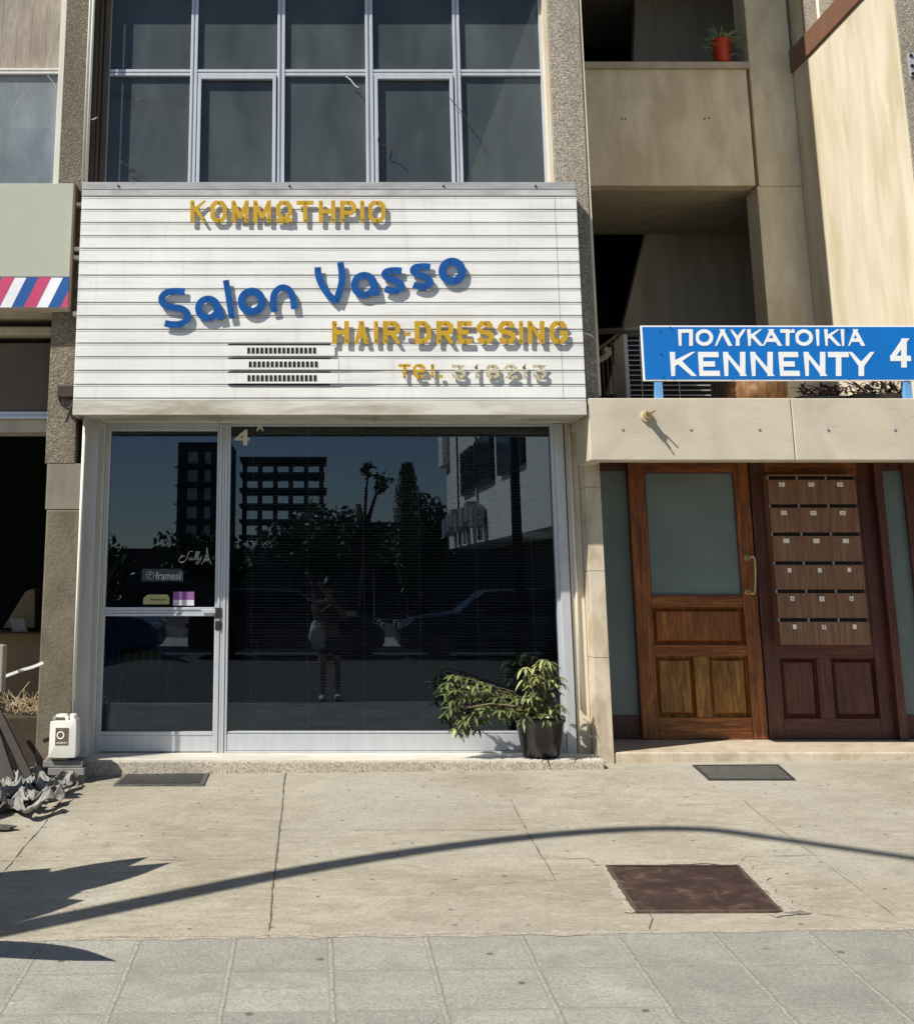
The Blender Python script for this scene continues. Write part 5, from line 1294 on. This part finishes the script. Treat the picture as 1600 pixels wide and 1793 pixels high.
# leaning boards, post and debris at the left edge
tag(MB().prism([lp3(-8, 1210, -.75)[::2], lp3(7, 1212, -.75)[::2], lp3(10, 1130, -.75)[::2], lp3(-8, 1127, -.75)[::2]], -.8, -.7).build('timber_post', 'timber_grey', None, .006), 'stub of pale weathered timber at the very left edge of the frame', 'timber')
def plank(a, b, w, t, mat, lab, cat='plank'):
    a, b = Vector(a), Vector(b); d = (b - a).normalized(); s_ = d.cross(Vector((0, 1, 0))).normalized() * w / 2; n_ = s_.cross(d).normalized() * t / 2
    vs = [a - s_ - n_, a + s_ - n_, a + s_ + n_, a - s_ + n_, b - s_ - n_, b + s_ - n_, b + s_ + n_, b - s_ + n_]
    o = MB().add(vs, [(0, 3, 2, 1), (4, 5, 6, 7), (0, 1, 5, 4), (1, 2, 6, 5), (2, 3, 7, 6), (3, 0, 4, 7)]).build(lab.split()[1] if False else 'leaning_plank', mat, None, .004)
    return tag(o, lab, cat)
plank(lp3(52, 1362, -.8), lp3(-18, 1215, -.55), .05, .03, 'timber_dark', 'narrow black plank leaning left, its foot on the rubble by the slab pile')
plank(lp3(14, 1374, -.85), lp3(-22, 1262, -.6), .11, .03, 'timber_dark', 'wide brown-grey board leaning at the left edge below the timber stub')
plank(lp3(38, 1366, -.7), lp3(-30, 1200, -.45), .03, .025, 'timber_grey', 'thin greyish batten leaning behind the black plank')
# rubble
plank((-2.62, -1.5, gz(-1.5, -2.6)), (-1.97, -1.26, .80), .09, .03, 'timber_dark', 'rough stick added unseen outside the left edge to throw a shadow across the rubble')  # unseen stick put in to cast the shadow crossing the rubble
plank((-2.95, -1.9, gz(-1.9, -2.6)), (-2.5, -1.75, .5), .22, .03, 'timber_dark', 'broad dark board added unseen outside the left edge to shade the pavement')  # unseen board added to darken the ground at the left edge
def rock(cx_, cy_, r, lab, mat='rubble', sc=(1, .8, .5)):
    o = MB().blob((cx_, cy_, gz(cy_, cx_) + r * sc[2] * .7), r, 9, 6, .9, sc).build('rubble_stone', mat); return tag(o, lab, 'rubble', 'broken stones at the left edge')
gl_ = lambda a, b: G(a, b)
rocks = [(72, 1352, .065, 'pale flat stone touching the left side of the slab pile', 'rubble'), (95, 1362, .035, 'small pale stone in front of the slab pile', 'rubble'), (60, 1366, .05, 'dark stone at the foot of the black plank', 'rubble_dark'),
         (30, 1372, .10, 'large flat grey stone left of the black plank foot', 'rubble'), (8, 1385, .12, 'broad grey slab fragment at the left edge', 'rubble'), (55, 1390, .07, 'grey stone flake nearest the joint in the pavement', 'rubble'),
         (25, 1405, .08, 'dark grey stone below the flat slab fragment', 'rubble_dark'), (2, 1420, .09, 'dark lump of rubble at the left edge under the fragments', 'rubble_dark'), (85, 1378, .03, 'tiny pale pebble right of the grey flake', 'rubble'),
         (40, 1352, .05, 'brown stone wedged behind the planks', 'rubble_dark'), (5, 1455, .05, 'dark clod at the left edge below all the rubble', 'rubble_dark')]
for (a, b, r_, lab, mt) in rocks:
    x, y = G(a, b); rock(x, y, r_, lab, mt, (1.3, .8, .35))
for k in range(34):
    a_, b_ = R.uniform(-10, 118), R.uniform(1350, 1432)
    if (b_ - 1350) > 90 - a_ * .75: continue
    x, y = G(a_, b_); dk = R.random() < .5
    o = MB().blob((x, y, gz(y, x) + .012), R.uniform(.018, .05), 6, 4, 1.1, (1.4, .9, .45)).build('rubble_stone', 'rubble_dark' if dk else 'rubble')
    tag(o, 'small %s stone chip scattered in the rubble heap at the left edge' % ('dark' if dk else 'pale'), 'rubble', 'small %s stone chips in the rubble heap' % ('dark' if dk else 'pale'))
rag = MB(); n = 34; vs = []
for i in range(n + 1):
    for j in range(n + 1):
        x = -2.45 + 1.0 * i / n; y = -1.35 + .72 * j / n + .08 * math.sin(i * .8)
        zf = gz(y, x) + .03 + .11 * abs(noise.noise(Vector((x * 5, y * 6, 3)))) + .09 * abs(noise.noise(Vector((x * 11, y * 15, 9))))
        vs.append((x + .05 * noise.noise(Vector((x * 4, y * 4, 0))), y + .1 * noise.noise(Vector((x * 3, 2, y * 3))), zf))
rag.add(vs, [(i * (n + 1) + j, (i + 1) * (n + 1) + j, (i + 1) * (n + 1) + j + 1, i * (n + 1) + j + 1) for i in range(n) for j in range(n) if noise.noise(Vector((i * .31, j * .27, 4))) > -.16])
ro = rag.build('crumpled_sacking', 'rag_grey'); mo = ro.modifiers.new('thick', 'SOLIDIFY'); mo.thickness = .006
tag(ro, 'crumpled grey sacking spread over the rubble at the left edge', 'sacking')
# dry grass tuft in the neighbour's opening
DG = thing('dry_plant', 'tangle of dry straw-coloured twigs at the open shop by the pillar foot', 'plant', (-1.95, -.1, .1))
dg = MB()
c0 = Vector(lp3(44, 1238, -.15))
for k in range(130):
    a = R.uniform(0, 2 * PI); b = c0 + Vector((R.uniform(-.13, .13), R.uniform(-.08, .08), R.uniform(-.05, .03)))
    L = R.uniform(.04, .14); d = Vector((math.cos(a) * .7, math.sin(a) * .5, R.uniform(.1, 1.2)))
    dg.tube([b, b + d * L * .5, b + d * L + Vector((R.uniform(-.03, .03), 0, R.uniform(-.03, .0)))], .0022, 4)
dg.build('twigs', 'dry_grass', DG)
xk, zk = c0.x, c0.z
MB().box(xk - .16, xk + .13, -.26, -.04, gz(-.2), zk - .05).build('planter_box', 'soil', DG, .01)
tp = smooth_pts([P(a, b, -.62) for a, b in [(-10, 1192), (15, 1182), (40, 1173), (60, 1167), (76, 1160)]], 5)
mt = MB(); ribbon(mt, [(v.x, v.y) for v in tp], .018, -.62, .003)
tag(mt.build('plastic_tape', 'wool_white'), 'white plastic tape stretched from the pillar to the left edge', 'tape')

# big-leaved potted plant added out of frame, leaves shaped to cast the pavement shadow
BP = thing('broadleaf_plant', 'large broad-leaved plant in a round pot, added unseen left of the camera for its leaf shadow', 'plant', (-2.55, -3.6, gz(-3.6)))
pb = Vector((-2.55, -3.6, gz(-3.6)))
MB().lathe([(0, pb.z), (.2, pb.z), (.27, pb.z + .4), (.24, pb.z + .4), (.2, pb.z + .34), (0, pb.z + .34)], pb.x, pb.y, 28).build('pot', 'black_pot', BP, 0, True)
bl_ = MB(); bs_ = MB()
def bigleaf(tipsh, h, W, L, sweep=(0, 0)):
    # the leaf tip hangs where the sun would throw its shadow on the given pavement point
    tip = Vector((tipsh[0] - .747 * h, tipsh[1] - .515 * h, gz(tipsh[1], tipsh[0]) + h)); b0 = pb + Vector((0, 0, .35)); sh0 = tip + (b0 - tip).normalized() * L + Vector((0, 0, .12))
    n = 12; vs = []; pr = []
    for i in range(n + 1):
        t = i / n; c = sh0.lerp(tip, t) + Vector((0, 0, .1 * math.sin(PI * t))); d = (tip - sh0).normalized(); s_ = Vector((-d.y, d.x, 0)).normalized()
        s_ = d.cross(SUN).normalized()
        wv = W * (math.sin(PI * min(1, t * .93 + .05)) ** .5) * (1 - t ** 8)
        vs += [c - s_ * wv / 2, c + Vector((0, 0, -.01)), c + s_ * wv / 2]
    bl_.add(vs, [(i * 3 + j, i * 3 + j + 1, i * 3 + j + 4, i * 3 + j + 3) for i in range(n) for j in range(2)])
    bs_.tube([b0, b0.lerp(sh0, .5) + Vector((0, 0, .1)), sh0], .012, 6)
bigleaf(G(302, 1510), 1.5, .30, 1.25); bigleaf(G(262, 1500), 1.42, .24, 1.1); bigleaf(G(150, 1576), 1.3, .42, 1.1); bigleaf(G(175, 1540), 1.55, .5, 1.2); bigleaf(G(70, 1600), 1.15, .3, .8)
bigleaf(G(205, 1683), .62, .16, 1.0); bigleaf(G(90, 1520), 1.2, .4, .9); bigleaf(G(120, 1550), 1.1, .5, .9)
for k in range(9):
    tsh = Vector(G(R.uniform(150, 265), R.uniform(1548, 1572))); hh = 1.2
    tip = Vector((tsh.x - .747 * hh, tsh.y - .515 * hh, gz(tsh.y) + hh)); bs_.tube([pb + Vector((0, 0, .5)), tip + Vector((-.5, -.2, .02)), tip], [.006, .004, .001], 5)
bl_.build('leaves', 'leaf_dark', BP); bs_.build('stems', 'stem', BP)

# ================================================================== STREET LAMP (its shadow arcs over the pavement)
B = Vector((-3.66, -4.87, gz(-4.87)))
LP = thing('street_lamp', 'tall grey street lamp whose curved arm shadow arcs over the pavement', 'street lamp', tuple(B))
h1_ = 4.5; A_ = Vector((.78, -.62, 0)); pts = [B, B + Vector((0, 0, h1_ * .5)), B + Vector((0, 0, h1_))]; rad = [.095, .085, .075]
for k in range(1, 15):
    t = k / 14 * PI / 2; pts.append(B + A_ * .814 * (1 - math.cos(t)) + Vector((0, 0, h1_ + 2.63 * math.sin(t)))); rad.append(.075 - .03 * k / 14)
e_ = pts[-1]; pts.append(e_ + A_ * .6); rad.append(.04); pts.append(e_ + A_ * 1.1); rad.append(.038)
MB().tube(pts, rad, 16).build('pole', 'pole_grey', LP, 0, True)
MB().lathe([(0, B.z), (.17, B.z), (.17, B.z + .03), (.12, B.z + .05), (.11, B.z + .6), (.095, B.z + .62)], B.x, B.y, 20).build('base', 'pole_grey', LP)
hd_ = e_ + A_ * 1.45
MB().blob((hd_.x, hd_.y, hd_.z), .3, 14, 8, 0, (1.2, .8, .3)).build('lamp_head', 'pole_grey', LP, 0, True)
MB().blob((hd_.x, hd_.y, hd_.z - .05), .22, 14, 8, 0, (1.1, .7, .3)).build('lens', 'lamp_lens', LP, 0, True)

# ================================================================== ACROSS THE STREET (seen reflected in the shop glass)
# white rendered building, its long side facing the street gap
WB = thing('white_building', 'white building with a row of air conditioners, reflected in the shop window', 'building', (8, -30, zr))
WX = 5.0
MB().box(WX, 14, -39, -16.5, 2.35, 14).build('wall', 'white_render', WB)
MB().box(WX - .25, WX + .01, -39.4, -37.8, 5.4, 14).build('wall', 'white_render', WB)
MB().box(WX + 1.5, 13.8, -38.5, -17, zr, 2.349).build('ground_floor', 'far_concrete', WB)
for (ya_, yb__) in ((-33.5, -30.6), (-29.8, -26.2), (-25, -21)):
    wnd = MB().box(WX - .12, WX + .1, ya_, yb__, 3.95, 5.35).build('window', 'dark_metal', WB)
    MB().box(WX - .13, WX - .121, ya_ + .12, (ya_ + yb__) / 2 - .06, 4.07, 5.23).box(WX - .13, WX - .121, (ya_ + yb__) / 2 + .06, yb__ - .12, 4.07, 5.23).build('pane', 'car_glass', wnd)
for k, yy in enumerate([-37, -35.6, -34.4, -33.2, -31.6, -30.2, -29.0]):
    u = MB().box(WX - .42, WX - .05, yy, yy + .85, 2.75 + .1 * (k % 3), 3.35 + .1 * (k % 3)).build('condenser_unit', 'grille_grey', WB, .02)
MB().box(WX - .05, WX - .005, -35.1, -35.02, 2.4, 14).box(WX - .05, WX - .005, -29.9, -29.84, 2.4, 14).build('drain_pipe', 'dark_metal', WB)
# unfinished concrete frame
CF = thing('unfinished_building', 'unfinished multi-storey concrete frame reflected at the upper left of the shop window', 'building', (-6, -240, zr))
fr_ = MB()
for k in range(9): fr_.box(-14.5 - .6 * 0, 2.5 - 0.4 * (k % 2), -252, -238, 3.0 * k, 3.0 * k + .7)
fr_.build('slabs', 'far_concrete', CF)
for i in range(6):
    MB().box(-14 + i * 3, -13.1 + i * 3, -240, -239, zr, 24).build('column', 'far_concrete', CF)
TBk = thing('tower_block', 'dark apartment tower with balconies reflected in the salon door', 'building', (-18, -200, zr))
MB().box(-22.5, -13.8, -215, -200, zr, 23.5).build('wall', 'far_concrete', TBk)
for k in range(7):
    MB().box(-20.8, -19.2, -199.98, -199.9, 2 + 3 * k, 3.9 + 3 * k).box(-18.0, -17.0, -199.98, -199.9, 2 + 3 * k, 3.9 + 3 * k).build('window', 'chair_white', TBk)
    MB().box(-22.8, -13.5, -199.8, -198.8, 1.2 + 3 * k, 1.4 + 3 * k).build('balcony', 'far_concrete', TBk)
LB = thing('low_house', 'low grey house behind the trees across the street', 'house', (4, -48, zr))
MB().box(2.6, 6, -54, -47, zr, 3.5).build('wall', 'far_concrete', LB); MB().box(2.4, 6.2, -54.2, -46.8, 3.501, 3.7).build('roof', 'far_concrete', LB)
MB().box(3, 4.2, -46.99, -46.9, 1.6, 2.8).build('window', 'car_glass', LB)

GW = MB().box(-60, 60, -61, -60.6, zr, 2.9).build('backdrop_wall', 'far_concrete', None); tag(GW, 'long low dark wall added behind the trees to close a bright gap in the reflection', 'wall')  # added wall, blocks the light patch between the reflected trees
def tree(name, lab, x, y, h, cr, n_, crz=None, sparse=False, mat='leaf_dark'):
    T = thing(name, lab, 'tree', (x, y, zr), 'trees across the street')
    t = MB(); t.tube([(x, y, zr), (x + .1, y, h * .4), (x - .1, y, h * .75)], [.2, .14, .06], 8); f = MB()
    blobs = []
    for k in range(9 if not sparse else 12):
        a = R.uniform(0, 2 * PI); rr = R.uniform(.2, 1) * cr; bz = h * .45 + R.random() * h * .5
        e = Vector((x + rr * math.cos(a), y + rr * math.sin(a) * .7, bz)); t.tube([(x, y, h * R.uniform(.3, .6)), e.lerp(Vector((x, y, h * .6)), .4) + Vector((0, 0, .1)), e], [.06, .035, .012], 5)
        blobs.append((e, R.uniform(.35, .6) * cr * (.45 if sparse else 1)))
    for k in range(n_):
        e, br = R.choice(blobs); d = Vector((R.gauss(0, 1), R.gauss(0, 1), R.gauss(0, 1))).normalized() * br * R.random() ** .4
        c = e + d; s_ = R.uniform(.06, .13) * (1 if sparse else 1.6); u = Vector((R.gauss(0, 1), R.gauss(0, 1), R.gauss(0, 1))).normalized(); v = u.cross(Vector((R.gauss(0, 1), R.gauss(0, 1), R.gauss(0, 1)))).normalized()
        f.add([c - u * s_, c - v * s_ * .5, c + u * s_, c + v * s_ * .5], [(0, 1, 2, 3)])
    t.build('trunk', 'bark', T, 0, True); f.build('crown', mat, T); return T
tree('leafy_tree', 'sparse open-branched tree nearest the middle of the reflection', 1.1, -20, 3.9, .8, 300, sparse=True)
tree('leafy_tree', 'dense round tree right of the concrete frame in the reflection', -.9, -45, 3.9, 2.2, 2600)
tree('leafy_tree', 'dense tree left of the concrete frame in the reflection', -4.2, -46, 2.9, 2.0, 2200)
tree('leafy_tree', 'dense low tree behind the sparse one in the reflection', 1.9, -44, 3.7, 2.2, 2400)
tree('leafy_tree', 'broad dark tree at the far left of the reflection', -9.5, -44, 3.2, 2.2, 2200)
tree('leafy_tree', 'dark tree tucked against the white building in the reflection', 4.4, -43, 4.2, 1.8, 2200)
CYT = thing('cypress_tree', 'narrow pointed cypress standing against the sky in the reflection', 'tree', (3.6, -40, zr))
MB().tube([(3.6, -40, zr), (3.6, -40, 2)], .12, 8).build('trunk', 'bark', CYT); f = MB()
for k in range(1800):
    z = R.uniform(.8, 5.6); rr = .62 * math.sin(PI * min(1, (z - .3) / 5.6)) ** .6 * R.random() ** .4; a = R.uniform(0, 2 * PI)
    c = Vector((3.6 + rr * math.cos(a), -40 + rr * math.sin(a), z)); u = Vector((R.gauss(0, .4), R.gauss(0, .4), 1)).normalized() * .14; v = Vector((math.cos(a + 1.5), math.sin(a + 1.5), 0)) * .05
    f.add([c - u, c - v, c + u, c + v], [(0, 1, 2, 3)])
f.build('crown', 'leaf_dark', CYT)
UP = MB().tube([(3.3, -12.0, zr), (3.3, -12.0, 6.5)], [.09, .07], 12).build('utility_pole', 'dark_metal', None, 0, True)
tag(UP, 'dark utility pole crossing the right part of the reflection', 'pole')

# parked cars
def car(lab, x, y, mat, L=4.2, face=1):
    T = thing('parked_car', lab, 'car', (x, y, zr), 'cars parked across the street'); z0 = zr
    H = lambda pts: [(x + face * (u - L / 2), z0 + v) for u, v in pts]
    def pr(pts, a, b, name, m, bev=0, par=T):
        q = H(pts); q = q if face > 0 else q[::-1]; return MB().prism(q, a, b).build(name, m, par, bev, False)
    pr([(0.03, .28), (.1, .2), (L - .1, .2), (L, .35), (L - .02, .62), (L - .35, .82), (L - 1.15, .93), (.5, .95), (.05, .88)], y - .85, y + .85, 'body', mat, .06)
    pr([(.28, .93), (L - 1.25, .93), (L - 1.85, 1.4), (1.0, 1.44), (.55, 1.33)], y - .72, y + .72, 'cabin', mat, .05)
    for s_ in (-1, 1):
        yy = y + s_ * .722
        pr([(.55, .97), (L / 2 - .15, .97), (L / 2 - .15, 1.34), (.98, 1.36), (.72, 1.27)], min(yy, yy + s_ * .01), max(yy, yy + s_ * .01), 'side_window', 'car_glass')
        pr([(L / 2 - .08, .97), (L - 1.4, .97), (L - 1.88, 1.33), (L / 2 - .08, 1.34)], min(yy, yy + s_ * .01), max(yy, yy + s_ * .01), 'side_window', 'car_glass')
        for u in (.78, L - .82):
            cx_ = x + face * (u - L / 2); wy = y + s_ * .78
            wh = MB().tube([(cx_, wy - .1, z0 + .32), (cx_, wy + .1, z0 + .32)], .32, 24).build('wheel', 'rubber', T)
            MB().tube([(cx_, wy + s_ * .1, z0 + .32), (cx_, wy + s_ * .112, z0 + .32)], .19, 16).build('rim', 'dark_metal', wh)
    for u, m in ((L - .03, 'lamp_lens'), (.02, 'stripe_red')):
        for s_ in (-1, 1):
            cx_ = x + face * (u - L / 2); MB().box(cx_ - .05, cx_ + .05, y + s_ * .72 - .14, y + s_ * .72 + .14, z0 + .6, z0 + .74).build('headlight' if u > 1 else 'tail_light', m, T, .02)
    return T
car('dark saloon car parked behind the photographer in the reflection', -.6, -19.5, 'car_dark')
car('grey car parked at the middle right of the reflection', 3.9, -19.5, 'car_blue', face=-1)
car('black car parked at the left of the reflection', -5.4, -19.5, 'car_dark')

# ================================================================== PHOTOGRAPHER (reflected in the shop glass)
def skinned(name, chains, mat, parent, sub=1, root=None):
    vs = []; es = []; rs = []; idx = {}
    for ch in chains:
        prev = None
        for (p, r) in ch:
            key = tuple(round(c, 4) for c in p)
            if key not in idx: idx[key] = len(vs); vs.append(p); rs.append(r)
            i = idx[key]
            if prev is not None and prev != i: es.append((prev, i))
            prev = i
    me = bpy.data.meshes.new(name); me.from_pydata(vs, es, []); o = bpy.data.objects.new(name, me); COL.objects.link(o)
    sk = o.modifiers.new('skin', 'SKIN'); sk.use_smooth_shade = True
    for i, r in enumerate(rs):
        d = me.skin_vertices[0].data[i]; d.radius = r if isinstance(r, tuple) else (r, r); d.use_root = (i == 0)
    ss = o.modifiers.new('sub', 'SUBSURF'); ss.levels = sub; ss.render_levels = sub
    bpy.context.view_layer.update()
    m2 = bpy.data.meshes.new_from_object(o.evaluated_get(bpy.context.evaluated_depsgraph_get()))
    bpy.data.objects.remove(o); m2.name = name; m2.materials.clear(); m2.materials.append(MATS[mat])
    for q in m2.polygons: q.use_smooth = True
    o = bpy.data.objects.new(name, m2); COL.objects.link(o)
    if parent is not None:
        o.parent = parent
        for v in m2.vertices: v.co -= parent.location
    return o
X0, Y0, Z0 = .22, -9.25, gz(-5) + .0
Z0 = zr
PE = thing('person', 'person in grey top and dark shorts holding up a phone, white hip bag', 'person', (X0, Y0, Z0))
K = (1.62)                                   # standing height
pz = lambda f: Z0 + K * f
hip = (X0, Y0, pz(.53)); 
ch = [[(hip, .12), ((X0, Y0, pz(.60)), .115), ((X0, Y0, pz(.70)), .13), ((X0, Y0 + .01, pz(.78)), .135), ((X0, Y0, pz(.83)), .07), ((X0, Y0 + .01, pz(.87)), .05), ((X0 - .005, Y0 + .03, pz(.91)), .075), ((X0 - .005, Y0 + .03, pz(.955)), .085), ((X0 - .005, Y0 + .02, pz(.985)), .055)]]
hand = Vector((-.02, Y0 + .36, CZ - .05)); hand2 = Vector((.07, Y0 + .36, CZ - .07))
for s_, hnd in ((-1, hand), (1, hand2)):
    sh = (X0 + s_ * .17, Y0, pz(.80)); el = (X0 + s_ * .22, Y0 + .14, pz(.68)) if s_ > 0 else (X0 - .2, Y0 + .16, pz(.68))
    ch.append([((X0, Y0 + .01, pz(.78)), .135), (sh, .055), (el, .04), (tuple(Vector(el).lerp(hnd, .9)), .024), (tuple(hnd), (.032, .018))])
    for k in range(4):
        b = hnd + Vector((s_ * .005, .005, .03 - .017 * k)); ch.append([(tuple(hnd), (.032, .018)), (tuple(b + Vector((s_ * .015, .03, 0))), .0085), (tuple(b + Vector((-s_ * .012, .05, 0))), .007)])
    ch.append([(tuple(hnd), (.032, .018)), (tuple(hnd + Vector((-s_ * .02, .0, .035))), .0095), (tuple(hnd + Vector((-s_ * .035, .02, .045))), .008)])
for s_, fx, fy in ((-1, -.10, .06), (1, .10, -.03)):
    ch.append([(hip, .12), ((X0 + s_ * .085, Y0, pz(.47)), .085), ((X0 + fx, Y0 + fy * .5, pz(.28)), .052), ((X0 + fx * 1.02, Y0 + fy * .7, pz(.19)), .052), ((X0 + fx * 1.05, Y0 + fy, pz(.045)), .034), ((X0 + fx * 1.1, Y0 + fy + .13, pz(.018)), .032)])
skinned('body', ch, 'skin', PE, 2)
fc = MB(); fc.blob((X0 - .035, Y0 + .113, pz(.945)), .012, 8, 6).blob((X0 + .028, Y0 + .113, pz(.945)), .012, 8, 6); fc.build('eyes', 'hair_dark', PE)
MB().blob((X0 - .004, Y0 + .122, pz(.925)), .016, 8, 6, 0, (.8, 1, 1.4)).build('nose', 'skin', PE)
hr = MB(); hr.blob((X0 - .005, Y0 - .0, pz(.955)), .105, 18, 12, .15, (.95, 1, 1.1)).blob((X0 - .005, Y0 - .05, pz(.88)), .085, 14, 10, .2, (1.1, .7, 1.7)); hr.build('hair', 'hair_dark', PE, 0, True)
tc = [[((X0, Y0, pz(.545)), (.135, .115)), ((X0, Y0, pz(.62)), (.13, .11)), ((X0, Y0, pz(.70)), .145), ((X0, Y0 + .01, pz(.78)), .148), ((X0, Y0, pz(.825)), .085)]]
for s_ in (-1, 1): tc.append([((X0, Y0 + .01, pz(.78)), .148), ((X0 + s_ * .17, Y0, pz(.80)), .072), ((X0 + s_ * .2, Y0 + .08, pz(.74)), .062)])
skinned('shirt', tc, 'shirt_grey', PE, 2)
tc = [[((X0, Y0, pz(.56)), .13), ((X0, Y0, pz(.52)), .14)]]
for s_ in (-1, 1): tc.append([((X0, Y0, pz(.52)), .14), ((X0 + s_ * .088, Y0, pz(.46)), .105), ((X0 + s_ * .095, Y0 + .01, pz(.36)), .095)])
skinned('shorts', tc, 'shorts_navy', PE, 2)
for s_, fx, fy in ((-1, -.10, .06), (1, .10, -.03)):
    MB().blob((X0 + fx * 1.08, Y0 + fy + .06, Z0 + .045), .13, 14, 8, 0, (.4, 1.05, .38)).build('shoe', 'shoe_white', PE, 0, True)
tag(MB().box(-.035, .04, Y0 + .415, Y0 + .424, CZ - .11, CZ + .045).build('phone', 'phone_black', None, .006), 'black phone held up in both hands by the photographer', 'phone')
bgm = MB().blob((X0 - .17, Y0 + .12, pz(.54)), .15, 16, 10, .35, (.85, .6, 1.25)); bo = bgm.build('shoulder_bag', 'bag_white', None, 0, True); tag(bo, 'white cloth bag hanging at the photographer\'s hip', 'bag')
MB().tube([(X0 - .17, Y0 + .12, pz(.62)), (X0 - .12, Y0 + .14, pz(.74)), (X0 + .06, Y0 + .13, pz(.82)), (X0 + .09, Y0, pz(.835))], .008, 6).build('strap', 'bag_white', bo)
